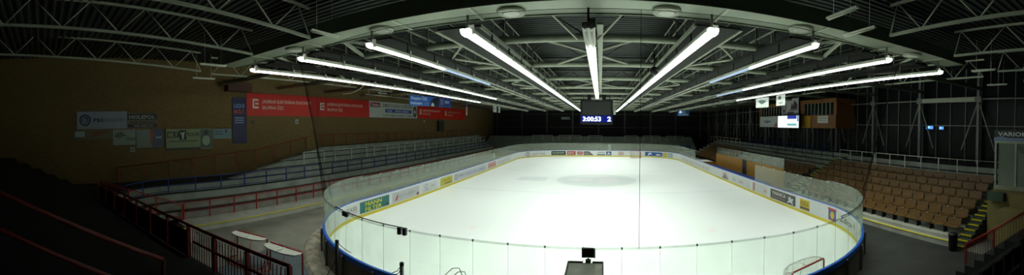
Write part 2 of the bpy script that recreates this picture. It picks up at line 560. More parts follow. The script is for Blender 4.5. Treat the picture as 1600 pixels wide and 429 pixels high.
for sgn in (-1, 1):
    b.bar((sgn * 9.2, 11.0, 9.62), (sgn * 10.5, 14, 9.6), 0.12, 0.12)
    b.bar((sgn * 9.2, 11.0, 9.62), (sgn * 7.6, 14, 9.6), 0.09, 0.09)
    b.bar((sgn * 5.4, 11.0, 9.62), (sgn * 7.6, 14, 10.9), 0.09, 0.09)
    b.bar((sgn * 13.6, 11.0, 9.62), (sgn * 15, 14, 9.6), 0.1, 0.1)
    b.bar((sgn * 1.4, 11.0, 9.95), (sgn * 0.35, 12.6, 9.2), 0.07, 0.07)
tag(b.build('roof_bracing', M['steel']), kind='structure')
b = MB(); y = 9.0
# longitudinal lattice girders over the near stands
def girder(x, y0, y1, z0, dz, slope=0.0):
    zz = lambda y, o: z0 + o + slope * (y1 - y)
    b = MB()
    b.bar((x, y0, zz(y0, 0)), (x, y1, zz(y1, 0)), 0.1, 0.1); b.bar((x, y0, zz(y0, dz)), (x, y1, zz(y1, dz)), 0.09, 0.09)
    y = y0; up = True
    while y < y1 - 0.2:
        y2 = min(y + 1.15, y1)
        b.tube((x, y, zz(y, 0 if up else dz)), (x, y2, zz(y2, dz if up else 0)), 0.03, 5); y = y2; up = not up
    tag(b.build('roof_girder', M['steel']), kind='structure')
for x in (10.2, 14.6, 19.3, 23.4): girder(x, -6, 9.3, 9.72, 1.12)
for x in (-9.7, -13.7, -19.4): girder(x, -6, 9.6, 9.62, 1.12, 0.07)
for x in (-20.7, 20.7): girder(x, 11, 81, 9.7, 1.1)
for x in (-5.4, 5.4): girder(x, -6, 9.3, 10.2, 0.9)

# supply duct across the near end with round diffusers
t = thing('ventilation_duct', 'long pale sheet-metal duct with round air outlets crossing under the roof', 'duct', (0, 10.3, 9.6))
b = MB(); b.box(-17.3, 16.2, 9.66, 10.95, 9.6, 10.1)
for yy in (9.66, 10.95): b.box(-17.3, 16.2, yy - 0.035, yy + 0.035, 9.555, 9.62)
b.build('duct_body', M['duct'], t)
for x in (-13.9, -10.4, -5.95, -3.3, 4.05, 7.6, 11.2, 14.3):
    b = MB(); b.box(x - 0.05, x + 0.05, 9.62, 11.0, 9.55, 9.62); b.build('joint_flange', M['steel'], t)
for x in (-11.5, -6.85, -2.2, 2.37, 6.95, 12.8):
    b = MB()
    b.lathe((x, 10.38, 9.5), [(0.30, 0.0), (0.42, 0.0), (0.44, 0.05), (0.42, 0.1)], 24)
    b.build('air_outlet', M['steel'], t)
    b = MB(); b.lathe((x, 10.38, 9.5), [(0.24, -0.02), (0.28, 0.0), (0.22, 0.06)], 24); b.build('outlet_disc', M['white_housing'], t)

# ------------------------------------------------------------------ fluorescent rows, catwalks over them
def area(x, ya, yb, z, watts, w=0.34):
    l = bpy.data.lights.new('row_lamp', 'AREA'); l.shape = 'RECTANGLE'; l.size = w; l.size_y = yb - ya
    l.energy = watts; l.color = (0.93, 1.0, 0.925); l.spread = math.radians(SPREAD if abs(x) < 9 else 106)
    o = bpy.data.objects.new('row_lamp', l); C.objects.link(o); o.location = (x, (ya + yb) / 2, z)
    return o
SPREAD = 100
WPM = 30.0
# k: list of (y0, y1, state)
ROWS = {0: [(9.83, 12.4, 'off'), (12.4, 36.0, 'on'), (42.0, 69.8, 'on')],  # stretch past the scoreboard is unseen, added to light the ice
        -1: [(9.83, 69.8, 'on')], 1: [(9.83, 41.0, 'on'), (41.0, 43.5, 'off'), (43.5, 69.8, 'on')],
        -2: [(9.83, 15.7, 'on'), (15.7, 22.8, 'weak'), (22.8, 69.8, 'added_louvre')], 2: [(9.83, 15.0, 'on'), (15.0, 21.0, 'weak'), (21.0, 69.8, 'added_louvre')],
        -3: [(9.83, 35.9, 'on'), (35.9, 69.8, 'added_louvre')], 3: [(9.83, 24.0, 'on'), (24.0, 30.0, 'weak'), (30.0, 69.8, 'added_louvre')],
        -4: [(9.83, 40.8, 'on'), (40.8, 69.8, 'added_louvre')], 4: [(9.83, 24.5, 'on'), (24.5, 34.0, 'on'), (34.0, 69.8, 'added_louvre')]}
RNAME = {0: 'row of fluorescent lights over the middle of the rink, plus an added unseen stretch past the scoreboard',
         -1: 'bright row of fluorescent lights next left of the scoreboard', 1: 'bright row of fluorescent lights next right of the scoreboard',
         -2: 'row of lights two left of the middle row, louvred with added lamps beyond its near end', 2: 'row of lights two right of the middle row, louvred with added lamps beyond its near end',
         -3: 'row of lights third left of the middle row', 3: 'row of lights third right of the middle row',
         -4: 'outermost left row of fluorescent lights, toward the brick wall', 4: 'outermost right row of fluorescent lights, toward the seats'}
for k, segs in ROWS.items():
    x = 0.1 + 3.5 * k
    t = thing('ceiling_light_row', RNAME[k], 'light', (x, 39.8, 8.85), 'fluorescent light rows over the ice')
    hw = 0.17 if abs(k) < 2 else 0.11
    spans = [(9.83, 36.2), (41.8, 69.8)] if k == 0 else [(9.83, 69.8)]
    b = MB()
    for ya, yb in spans:
        b.prism([(x - hw, ya), (x + hw, ya), (x + hw, yb), (x - hw, yb)], 8.93, 9.0)
        for s in (-1, 1): b.bar((x + s * hw, ya, 8.95), (x + s * hw, yb, 8.95), 0.02, 0.1)
    b.build('housing', M['white_housing'], t)
    for ya, yb in spans:
        y = ya
        while y < yb:
            b = MB(); b.box(x + hw - 0.03, x + hw + 0.03, y, y + 0.08, 8.86, 9.12); b.box(x - 0.03, x + hw, y + 0.015, y + 0.065, 9.0, 9.12); b.box(x - 0.03, x + 0.03, y + 0.01, y + 0.06, 9.05, 9.42, 1); y += 2.4
            b.build('bracket', [M['white_housing'], M['steel_dark']], t)
    for ya, yb, st in segs:
        n = max(1, round((yb - ya) / 3.0)); L = (yb - ya) / n
        for i in range(n if st != 'added_louvre' else 0):
            b = MB()
            for s in ((-0.08, 0.08) if abs(k) < 2 else (-0.035, 0.035)): b.tube((x + s, ya + i * L + 0.04, 8.86), (x + s, ya + (i + 1) * L - 0.04, 8.86), (0.05 if abs(k) < 2 else 0.04) if st != 'off' else 0.03, 8)
            o = b.build('lamp_tube', {'on': M['lamp'], 'weak': M['lamp_blue'], 'off': M['lamp_off'], 'added_louvre': M['lamp_off']}[st], t)
            if st == 'weak': o['label'] = 'dim bluish tube'
            if st == 'off': o['label'] = 'unlit tube'
        if st == 'added_louvre':
            area(x, ya, yb, 8.915, WPM * 0.62 * (yb - ya), 0.16)  # added area lamps even out the ice; louvres hide them from view
            b = MB(); y = ya
            for s in (-1, 1): b.box(x + s * 0.11 - 0.008, x + s * 0.11 + 0.008, ya, yb, 8.80, 8.93)
            while y < yb: b.box(x - 0.11, x + 0.11, y, y + 0.012, 8.80, 8.91); y += 0.62
            b.build('added_louvre', M['steel_dark'], t)
        if st == 'on': area(x, ya, yb, 8.79, WPM * (1.0 if abs(k) < 2 else 0.55) * (yb - ya), 0.22 if abs(k) < 2 else 0.14)
        if st == 'weak': area(x, ya, yb, 8.79, 0.12 * WPM * (yb - ya), 0.16)
    for ya, yb in spans:
        b = MB(); b.box(x - hw, x + hw, ya - 0.03, ya + 0.02, 8.84, 9.0)
        if k == 0:
            for s in (-1, 1): b.tube((x + s * hw * 0.5, ya - 0.13, 8.86), (x + s * hw * 0.5, ya + 0.2, 8.86), 0.06, 8)
        b.build('end_cap', M['white_housing'], t)
        if k and ya < 20:
            b = MB()
            for s in (-1, 1): b.path([(x + s * hw * 0.5, ya + 0.1, 8.86), (x + s * hw * 0.5, ya - 0.1, 8.87), (x + s * hw * 0.5, ya - 0.16, 8.9), (x + s * hw * 0.5, ya - 0.17, 8.97)], hw * 0.42, 10)
            b.path([(x - hw * 0.5, ya - 0.13, 8.9), (x + hw * 0.5, ya - 0.13, 8.9)], 0.03, 8)
            b.build('lamp_end', M['lamp'], t)
    if k == 0:
        b = MB(); b.box(x + 0.22, x + 0.42, 11.1, 36, 9.3, 9.4); b.build('support_beam', M['steel'], t)

for k in (-4, -3, -2, -1, 1, 2, 3, 4):
    s = 1 if k > 0 else -1
    xa = 3.5 * k - 0.05 * s; xb = xa + (1.6 if abs(k) == 1 else 0.9) * s
    w_ = ['', 'inner', 'second', 'third', 'outer'][abs(k)]
    t = thing('hanging_catwalk', '%s steel catwalk with open railings above the lights %s of the scoreboard' % (w_, 'right' if s > 0 else 'left'), 'catwalk', (xa, 40, 9.42), 'catwalks above the light rows')
    b = MB(); b.box(min(xa, xb), max(xa, xb), 11.1, 70, 9.42, 9.48); b.build('deck', M['deck_dark'], t)
    b = MB()
    for x in (xa, xb): b.box(x - 0.04, x + 0.04, 11.1, 70, 9.38, 9.5)
    b.build('edge_channel', M['steel' if abs(k) == 1 else 'deck_dark'], t)
    for x in (xa, xb):
        b = MB()
        for zz in (9.95, 10.45): b.bar((x, 11.1, zz), (x, 70, zz), 0.04, 0.04)
        y = 11.1
        while y < 70.1: b.bar((x, y, 9.48), (x, y, 10.45), 0.035, 0.035); y += 1.5
        b.build('railing', M['steel'], t)
    y = 14
    while y < 69:
        for x in (xa, xb): b = MB(); b.tube((x, y, 9.48), (x, y, 11.1), 0.03, 5); b.build('hanger', M['steel_dark'], t)
        y += 6

# unlit batten lights near the camera side
BAT = [(-8.6, 8.6, 10.0, 'single unlit batten light below the duct, left'), (8.55, 8.4, 10.0, 'single unlit batten light below the duct, right'),
       (17.6, 8.6, 10.1, 'unlit batten light near the right girders, above the seats'), (23.25, 10.5, 12.1, 'small unlit batten light by the right glazed wall'),
       (-21.5, 10.0, 11.7, 'low unlit batten light in front of the brick wall, near its dark bracket'), (-16.6, 8.2, 9.8, 'unlit batten light at the left end of the duct'),
       (6.9, 7.4, 8.8, 'unlit batten light in the dark roof above the right outlet'), (-21.2, 30, 31.6, 'pale batten light over the red banner'),]
for x, ya, yb, lb in BAT:
    t = thing('ceiling_batten_light', lb, 'light', (x, (ya + yb) / 2, 9.5), 'unlit batten lights')
    b = MB(); b.box(x - 0.06, x + 0.06, ya, yb, 9.5, 9.56); 
    for y in (ya + 0.3, yb - 0.3): b.tube((x, y, 9.56), (x, y, 11.2), 0.012, 4)
    b.build('housing', M['white_housing'], t)
    b = MB(); b.tube((x, ya + 0.05, 9.47), (x, yb - 0.05, 9.47), 0.025, 8); b.build('lamp_tube', M['lamp_off'], t)

# ================================================================== BOARDS AND GLASS
t = thing('dasher_boards', 'white rink boards with adverts, yellow kick plate, blue cap and glass around the ice', 'rink boards', (0, Y0, 0))
boards = t
b = MB()
b.sweep(LOOP, [(0, 0.2), (0, 1.17), (0.12, 1.17), (0.12, 0.0), (0.05, 0.0), (0.05, 0.2)], True, [0, 0, 1, 1, 1, 0])
for i in range(0, 260, 3):
    x, y, nx, ny = LOOP[i]
    b.bar((x + nx * 0.2, y + ny * 0.2, 0), (x + nx * 0.2, y + ny * 0.2, 1.1), 0.08, 0.08, 1)
b.build('board_wall', [M['board_white'], M['board_back']], t)
b = MB(); b.sweep(LOOP, [(-0.02, 0.0), (-0.02, 0.2), (0.05, 0.2), (0.05, 0.0)], True); b.build('kick_plate', M['kick_yellow'], t)
b = MB(); b.sweep(LOOP, [(0.045, 1.17), (0.045, 1.215), (0.16, 1.215), (0.16, 1.03), (0.125, 1.03), (0.125, 1.17)], True); b.build('cap_rail', M['cap_blue'], t)
def glass_panel(s0, s1, top, clip):
    b = MB(); g = 0.012
    b.sweep(rink_path(s0 + g, s1 - g, 0.55), [(0.06, 1.215), (0.06, top), (0.075, top), (0.075, 1.215)])
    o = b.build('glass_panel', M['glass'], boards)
    x, y, nx, ny = rink(s0)
    b = MB(); b.tube((x + nx * 0.068, y + ny * 0.068, 1.21), (x + nx * 0.068, y + ny * 0.068, top), 0.006, 5)
    q = 0.035 if clip else 0.022
    b.box(x + nx * 0.068 - q, x + nx * 0.068 + q, y + ny * 0.068 - q, y + ny * 0.068 + q, top - 0.05, top + 0.03 if clip else top + 0.01, 1)
    b.build('joint_strip', [M['joint'], M['white_clip'] if clip else M['joint']], o)
s = TOT - 19.4
while s < TOT + 19.3:
    glass_panel(s, s + 1.0778, 2.79, False); s += 1.0778
B0, B1 = 30.66, 51.7
for a, c, nn, top in ((19.4, B0, 6, 2.68), (B1, 62.0, 5, 2.6), (62.0, 100.4, 18, 2.6), (100.4, TOT - 19.4, 20, 2.68)):
    for i in range(nn): glass_panel(a + (c - a) * i / nn, a + (c - a) * (i + 1) / nn, top, True)

def board_ad(s0, s1, fn, v0=0.27, v1=1.03, label=None):
    """advert from arc length s0 (its left) down to s1 (its right) on the inner face"""
    def mp(u, v, d):
        x, y, nx, ny = rink(s0 - u); o = -(0.006 + d)
        return (x + nx * o, y + ny * o, v)
    p = Panel(mp); fn(p, s0 - s1, v0, v1)
    o = p.build('advertisement', boards)
    if label: o['label'] = label
def ad_elkes(p, w, a, c):
    p.rect(0, a, w, c, '#d9dcda'); p.text('ELKES', 0.35, 0.62, 0.27, w - 0.5, '#66686c', 0.6); p.rect(0.1, 0.5, w - 0.1, 0.53, '#b45a5a'); p.rect(0.9, 0.33, 1.3, 0.42, '#9aa0a0')
def ad_mann(p, w, a, c):
    p.rect(0, a, w, c, '#2e7672'); p.text('MANN', 0.6, 0.67, 0.29, 1.95, '#d8d43a'); p.text('FILTER', 0.6, 0.32, 0.27, 1.95, '#d8d43a')
    p.poly([(2.9, a + .02), (3.45, a + .02), (3.45, 0.44), (3.1, 0.5)], '#23504e')
def ad_red(p, w, a, c):
    p.rect(0, a, w, c, '#c3c7c8'); p.poly([(0.35, 0.4), (0.62, 0.4), (0.8, 0.62), (0.74, 0.95), (0.62, 0.7)], '#b8402f'); p.text('BOHEMIA', 1.0, 0.55, 0.24, 2.5, '#a9adb2', 0.3); p.rect(3.7, 0.3, 4.05, 0.5, '#8c4a48')
def ad_ring(p, w, a, c):
    p.rect(0, a, w, c, '#d3d6d6'); p.ring(0.75, 0.75, 0.25, 0.2, 0.05, '#8488a0'); p.rect(0.4, 0.4, 1.2, 0.47, '#a0a4b0'); p.rect(1.6, 0.6, 2.3, 0.72, '#b0b4bc')
def ad_yel(p, w, a, c):
    p.rect(0, a, w, c, '#c9c24a'); p.text('OKNA', 0.4, 0.62, 0.25, w - 0.8, '#a09430'); p.rect(0.9, 0.36, w - 0.3, 0.5, '#8f8a3a')
def ad_c(p, w, a, c):
    p.rect(0, a, w, c, '#c4c8ce'); p.ring(0.6, 0.68, 0.33, 0.27, 0.08, '#7d8490'); p.text('OMA', 1.2, 0.6, 0.22, 1.6, '#8b92a4'); p.rect(3.2, 0.55, 7.2, 0.72, '#b0b4d0'); p.rect(7.8, 0.45, 9.9, 0.75, '#a6b2c6')
def ad_pink(p, w, a, c):
    p.rect(0, a, w, c, '#d0a4a0'); p.rect(0.4, 0.5, w - 0.4, 0.7, '#c07c78')
def ad_sym(p, w, a, c):
    p.rect(0, a, w, c, '#d7dad8'); p.ring(1.2, 0.62, 0.5, 0.36, 0.12, '#4d5058'); p.rect(2.4, 0.55, 3.8, 0.67, '#9a9da0'); p.rect(4.3, 0.5, 5.3, 0.72, '#c4b6b8')
def ad_rock(p, w, a, c):
    p.rect(0, a, w, c, '#1d3a2e'); p.text('ROCKPOINT', 0.25, 0.5, 0.34, w - 0.5, '#c4d2c0')
def ad_rpc(p, w, a, c):
    p.rect(0, a, w, c, '#b04a3e'); p.text('RPC', 0.2, 0.4, 0.46, w - 0.4, '#e0c8c0')
def ad_r2(p, w, a, c):
    p.rect(0, a, w, c, '#c8b4b0'); p.rect(0.05, 0.55, w - 0.05, 0.95, '#b0504a'); p.rect(0.2, 0.7, w - 0.2, 0.8, '#dcb8b0'); p.rect(0.1, 0.33, w - 0.1, 0.48, '#b08884')
def ad_grey(p, w, a, c):
    p.poly([(0, a), (w + 0.4, a), (w - 0.5, c), (0, c)], '#6c6a68'); p.rect(0.15, 0.45, 1.0, 0.75, '#98837c')
def ad_lt(p, w, a, c):
    p.rect(0, a, w, c, '#d2d6d6'); p.rect(0.1, 0.72, w - 0.1, 0.84, '#8a9494'); p.rect(0, a, w, 0.47, '#4c6a5e')
def ad_bl(p, w, a, c):
    p.rect(0, a, w, c, '#56638a'); p.poly([(0.15, 0.35), (0.5, 0.9), (0.85, 0.35), (0.5, 0.52)], '#dfe3ea')
def ad_pk(p, w, a, c):
    p.rect(0, a, w, c, '#cfc2be'); p.rect(0.2, 0.45, w - 0.2, 0.8, '#bdaaa4')
def ad_bl2(p, w, a, c):
    p.rect(0, a, w, c, '#2c5f9e'); p.poly([(0.5, 0.45), (0.8, 0.85), (1.2, 0.92), (1.5, 0.45), (1.1, 0.65), (0.8, 0.4)], '#e4eaf0'); p.poly([(2.2, 0.5), (2.6, 0.72), (3.5, 0.62), (3.4, 0.5), (2.7, 0.42)], '#e4eaf0')
def ad_y2(p, w, a, c): p.rect(0, a, w, c, '#c4a63a'); p.rect(0.2, 0.5, w - 0.2, 0.8, '#d6c05c')
def ad_gr(p, w, a, c): p.rect(0, a, w, c, '#8fb0a8'); p.rect(0.2, 0.5, w - 0.5, 0.72, '#d2dedc')
def ad_yash(p, w, a, c):
    p.rect(0, a, w, c, '#575550'); p.text('YASHICA', 0.25, 0.64, 0.27, 2.35, '#e2e0da'); p.rect(0.3, 0.42, 2.5, 0.5, '#8c8880')
    p.poly([(2.75, 0.35), (3.1, 0.6), (2.85, 0.85), (3.15, 0.78), (3.3, 0.95), (3.4, 0.75), (3.8, 0.8), (3.6, 0.55), (3.75, 0.32), (3.3, 0.45)], '#cfd6da')
def ad_kaf(p, w, a, c):
    p.rect(0, a, w, c, '#d0b83c'); p.text('KOFILA', 0.1, 0.58, 0.35, w - 0.24, '#7d6c2c'); p.rect(0.02, 0.34, w - 0.02, 0.48, '#5c564c')
def ad_crest(p, w, a, c):
    p.rect(0, a, w, c, '#57609a'); p.rect(-0.05, 0.93, w + 0.05, 1.06, '#c05a50'); p.ell(w / 2, 0.62, 0.24, 0.24, '#d8c244'); p.rect(0.1, a, w - 0.1, 0.36, '#a8605a')
def ad_zd(p, w, a, c):
    p.rect(0, a, w, c, '#d5d8d5'); p.text('\u017dd\u00edrov', 0.35, 0.48, 0.36, 1.85, '#3a3c44', 1.0, 0.15); p.ell(2.6, 0.72, 0.1, 0.2, '#5c5f5e')
def ad_fig(p, w, a, c):
    p.rect(0, a, w, c, '#d6dad8')
    p.poly([(0.1, a), (0.5, 0.5), (0.8, 0.95), (1.3, 0.8), (1.8, 0.55), (2.3, a)], '#8c8a88'); p.rect(0.4, 0.7, 1.6, 0.95, '#d8aea6')
def ad_bars(p, w, a, c):
    p.rect(0, a, w, c, '#d6dad8'); p.rect(0, a, 0.45, c, '#c48a86'); p.rect(w - 0.6, 0.5, w, 0.7, '#d8b0a8')
def ad_faint(p, w, a, c):
    p.rect(0, a, w, c, '#d6dad8')
    for i in range(int(w / 1.8)): p.rect(i * 1.8 + 0.2, 0.45, i * 1.8 + 1.3, 0.75, ['#c4c8d2', '#d0bcbc', '#c2cac6'][i % 3])
for s0, s1, fn in ((145.12, 143.4, ad_elkes), (143.22, 139.72, ad_mann), (139.3, 135.14, ad_red), (134.6, 131.8, ad_ring), (131.0, 128.12, ad_yel), (127.8, 117.0, ad_c),
                   (116.5, 112.7, ad_pink), (111.8, 104.0, ad_faint), (97.0, 91.6, ad_sym), (90.38, 87.5, ad_rock), (87.24, 85.54, ad_rpc), (85.28, 84.08, ad_r2), (83.96, 82.4, ad_grey),
                   (81.32, 79.68, ad_lt), (79.54, 78.5, ad_bl), (77.2, 76.0, ad_pk), (71.82, 67.98, ad_bl2), (67.82, 66.82, ad_y2), (66.64, 65.08, ad_gr), (60.5, 44.0, ad_faint),
                   (39.6, 37.3, ad_fig), (36.4, 31.5, ad_faint), (30.9, 28.0, ad_bars), (27.3, 23.24, ad_yash), (22.62, 21.34, ad_kaf), (19.12, 18.22, ad_crest), (18.05, 15.1, ad_zd)):
    board_ad(s0, s1, fn)

# things fixed on the glass top
def along_glass(s0, s1, z, off=0.068, sag=0.0):
    n = 14
    return [(rink(s0 + (s1 - s0) * k / n)[0] + rink(s0 + (s1 - s0) * k / n)[2] * off, rink(s0 + (s1 - s0) * k / n)[1] + rink(s0 + (s1 - s0) * k / n)[3] * off, z - sag * math.sin(PI * k / n)) for k in range(n + 1)]
b = MB(); b.path(along_glass(152.6, 156.6, 2.83, 0.07), 0.018, 6)
tag(b.build('cable', M['cable']), 'thin black cable along the top of the near left glass', 'cable')
b = MB(); b.path(along_glass(9.2, 12.9, 2.83, 0.07), 0.018, 6)
tag(b.build('cable', M['cable']), 'thin black cable along the top of the near right glass', 'cable')
for sx, lb, hh in ((153.55, 'pair of small black speakers clamped on the glass at the left bend', 0.15), (156.54, 'pair of small dark speakers clamped on the near glass, left of the middle', 0.2)):
    x, y, nx, ny = rink(sx); x += nx * 0.07; y += ny * 0.07
    t = thing('glass_mount_speaker', lb, 'speaker', (x, y, 2.8))
    for d in (-0.1, 0.1):
        px_, py_ = x - ny * d, y + nx * d
        b = MB(); b.box(px_ - 0.065, px_ + 0.065, py_ - 0.065, py_ + 0.065, 2.8 - hh, 2.82, bev=0.015); b.build('speaker_box', M['black'], t)
    b = MB(); b.tube((x + ny * 0.2, y - nx * 0.2, 2.83), (x - ny * 0.2, y + nx * 0.2, 2.83), 0.02); b.build('clamp_bar', M['joint'], t)
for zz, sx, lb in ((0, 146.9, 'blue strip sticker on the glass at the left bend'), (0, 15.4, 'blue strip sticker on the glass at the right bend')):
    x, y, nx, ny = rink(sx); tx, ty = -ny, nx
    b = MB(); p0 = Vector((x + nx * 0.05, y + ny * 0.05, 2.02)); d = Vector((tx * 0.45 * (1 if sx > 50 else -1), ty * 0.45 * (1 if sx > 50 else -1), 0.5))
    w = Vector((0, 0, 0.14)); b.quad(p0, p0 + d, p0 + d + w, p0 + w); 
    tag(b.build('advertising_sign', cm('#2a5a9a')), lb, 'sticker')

# safety net hung round the near end
b = MB()
pth = rink_path(TOT - 14.3, TOT + 14.3, 0.5)
def net_pull(i, n):
    t = 2 * i / (n - 1) - 1
    return (1.8 if t < 0 else 2.4) * abs(t) ** 4
for i in range(len(pth) - 1):
    x0, y0, a0, c0 = pth[i]; x1, y1, a1, c1 = pth[i + 1]
    o = 0.14
    p0, p1 = net_pull(i, len(pth)), net_pull(i + 1, len(pth))
    b.quad((x0 + a0 * o, y0 + c0 * o, 2.75), (x1 + a1 * o, y1 + c1 * o, 2.75), (x1 + a1 * o, y1 + c1 * o - p1, 9.35), (x0 + a0 * o, y0 + c0 * o - p0, 9.35))
sn = tag(b.build('hanging_safety_net', M['net']), 'fine dark safety net hanging behind the near goal from roof to glass', 'net')
for s_, pl in ((TOT - 14.3, 1.8), (TOT + 14.3, 2.4)):
    x, y, nx, ny = rink(s_); b = MB(); b.tube((x + nx * 0.14, y + ny * 0.14, 2.75), (x + nx * 0.14, y + ny * 0.14 - pl, 9.35), 0.016, 6); b.build('edge_rope', M['cable'], sn)
x, y, nx, ny = rink(1.55); b = MB(); b.tube((x, y - 0.14, 2.78), (x, y - 0.14, 9.35), 0.007, 5); b.build('seam_rope', M['cable'], sn)
b = MB(); b.path([(q[0] + q[2] * 0.14, q[1] + q[3] * 0.14 - net_pull(i, len(pth)), 9.36) for i, q in enumerate(pth)], 0.008, 5); b.build('top_rope', M['cable'], sn)

# ================================================================== HOCKEY GOALS
def goal(name_label, loc, rz, canvas, group=None):
    """opening faces local +y, the net bag lies toward -y"""
    t = thing('hockey_goal', name_label, 'goal', loc, group)
    t.rotation_euler = (0, 0, rz)
    L = Vector(loc)
    def mk(b, nm, mt, par=t):
        b.v = [(L.x + v[0], L.y + v[1], L.z + v[2]) for v in b.v]
        return b.build(nm, mt, par)
    b = MB(); b.path([(-0.915, 0, 0), (-0.915, 0, 1.16), (-0.87, 0, 1.22), (0.87, 0, 1.22), (0.915, 0, 1.16), (0.915, 0, 0)], 0.035, 8); mk(b, 'goal_frame', M['goal_red'])
    back = [(-0.915, 0), (-1.0, -0.35), (-0.9, -0.75), (-0.5, -1.0), (0, -1.05), (0.5, -1.0), (0.9, -0.75), (1.0, -0.35), (0.915, 0)]
    top = [(x * 0.96, y * 0.56) for x, y in back]
    b = MB(); b.path([(x, y, 0.03) for x, y in back], 0.03, 6); b.tube((-0.915, 0, 0.03), (-0.3, -1.02, 0.03), 0.02); mk(b, 'base_frame', M['goal_red'] if canvas else M['goal_white'])
    b = MB(); b.path([(x, y, 1.2) for x, y in top], 0.022, 6); b.tube((0, 0, 1.21), (0, -0.58, 1.2), 0.02); mk(b, 'top_frame', M['goal_white'])
    for sx in (-0.5, 0.5):
        b = MB(); b.tube((sx * 0.96, -0.56, 1.2), (sx, -1.0, 0.03), 0.018)
        mk(b, 'rear_strut', M['goal_red'] if canvas else M['goal_white'])
    b = MB(); u = 0
    for i in range(len(back) - 1):
        l = math.hypot(back[i + 1][0] - back[i][0], back[i + 1][1] - back[i][1])
        b.quad((*back[i], 0.04), (*back[i + 1], 0.04), (*top[i + 1], 1.2), (*top[i], 1.2), 0, [(u, 0), (u + l, 0), (u + l, 1.2), (u, 1.2)]); u += l
    if not canvas:
        for i in range(len(top) - 1):
            (x0, y0), (x1, y1) = top[i], top[i + 1]
            b.quad((x0, y0, 1.2), (x1, y1, 1.2), (x1, 0, 1.2), (x0, 0, 1.2), 0, [(x0, y0), (x1, y1), (x1, 0), (x0, 0)])
    mk(b, 'netting', M['goal_net_thin'] if canvas else M['goal_net'])
    if canvas:
        b = MB(); n = len(top)
        for z0 in (1.19, 1.215): b.v += [(x, y, z0 - (0.03 if 0 < i < n - 1 else 0)) for i, (x, y) in enumerate(top)]
        b.face(tuple(reversed(range(n)))); b.face(tuple(range(n, 2 * n)))
        for i in range(n): j = (i + 1) % n; b.face((i, j, n + j, n + i))
        mk(b, 'top_canvas', M['goal_canvas'])
    return t
goal('red framed hockey goal on the ice at the near right boards', (7.6, 10.62, 0.012), math.radians(198), False)
goal('small far hockey goal standing against the far end boards', (7.2, 67.9, 0.012), 0, True)
goal('spare red hockey goal on the concrete, the one farther from the boards', (-13.15, 9.05, 0), math.radians(15), True)
goal('spare red hockey goal on the concrete, the one nearer the boards', (-10.8, 9.15, 0), math.radians(7), True)

# ================================================================== NEAR END: judge booth, monitor, posts
t = thing('goal_judge_booth', 'small grey metal roofed booth behind the near glass in the middle', 'booth', (0.1, 8.8, 0), )
b = MB(); b.box(-0.36, 0.56, 8.0, 9.22, 2.54, 2.6, bev=0.03); b.build('roof', M['roof_sheet'], t)
b = MB()
for xx in (-0.36, 0.54): b.bar((xx, 8.0, 2.61), (xx, 9.22, 2.61), 0.03, 0.05)
b.bar((-0.36, 9.22, 2.61), (0.02, 9.22, 2.61), 0.03, 0.05); b.bar((0.27, 9.22, 2.61), (0.56, 9.22, 2.61), 0.03, 0.05)
b.build('roof_lip', M['frame_dark'], t)
b = MB(); b.box(-0.3, 0.5, 8.1, 9.15, 0, 2.54); b.build('cabin_wall', M['booth_panel'], t)
t = thing('monitor', 'black flat monitor on a thin pole over the booth roof', 'monitor', (0.16, 9.2, 2.6))
b = MB(); b.box(-0.02, 0.31, 9.36, 9.43, 2.68, 2.92, bev=0.01); b.build('screen_case', M['black'], t)
b = MB(); b.box(0.31, 0.345, 9.36, 9.43, 2.67, 2.92); b.box(-0.01, 0.30, 9.43, 9.44, 2.90, 2.925); b.build('side_strip', M['white_clip'], t)
b = MB(); b.tube((0.16, 9.3, 2.6), (0.16, 9.38, 2.72), 0.018, 6); b.build('pole', M['joint'], t)
b = MB(); b.box(0.09, 0.23, 9.2, 9.34, 2.6, 2.66); b.build('clamp', M['frame_dark'], t)

def ext_post(x, y, top, mt, lb, arm):
    t = thing('net_post', lb, 'post', (x, y, 0))
    b = MB(); b.box(x - 0.045, x + 0.045, y - 0.045, y + 0.045, 0, top); b.box(x - 0.14, x + 0.14, y - 0.14, y + 0.14, 0, 0.03); b.build('upright', mt, t)
    b = MB(); b.lathe((x, y, top), [(0.05, 0), (0.07, 0.02), (0.07, 0.1), (0.03, 0.13)], 10); b.build('lamp_head', M['black'], t)
    b = MB()
    for p, q in arm: b.path([p, ((p[0] + q[0]) / 2 + 0.03, (p[1] + q[1]) / 2, (p[2] + q[2]) / 2 - 0.05), q], 0.012, 5)
    b.build('stay_wire', M['cable'], t)
ext_post(-7.95, 9.15, 2.05, M['frame_dark'], 'dark post outside the blue capped boards at the left bend', [((-7.95, 9.15, 2.1), (-7.6, 9.5, 1.7)), ((-7.95, 9.1, 1.5), (-8.5, 8.3, 0.1))])
ext_post(-5.25, 9.1, 1.9, M['joint'], 'grey post in front of the near glass, left of the booth', [((-5.25, 9.1, 1.95), (-5.55, 9.0, 1.65)), ((-5.25, 9.1, 1.85), (-5.5, 9.0, 1.6))])
b = MB()
for dx, h in ((0, 0.0), (0.16, -0.08)):
    b.path([(-3.75 + dx, 8.95, 1.2), (-3.72 + dx, 8.95, 2.0 + h), (-3.5 + dx, 8.95, 2.22 + h), (-3.3 + dx, 8.95, 2.26 + h), (-3.2 + dx, 8.95, 2.05 + h), (-3.22 + dx, 8.95, 1.2)], 0.012, 5)
for dx in (-3.75, -3.22): b.path([(dx, 8.95, 1.2), (dx, 8.9, 0.0)], 0.02, 5)
b.bar((-3.8, 8.92, 1.2), (-3.0, 8.92, 1.2), 0.03, 0.03)
tag(b.build('trolley_handle_rail', M['joint'], loc=(-3.5, 8.9, 0)), 'bent wire hoops sticking up before the near glass', 'rack')

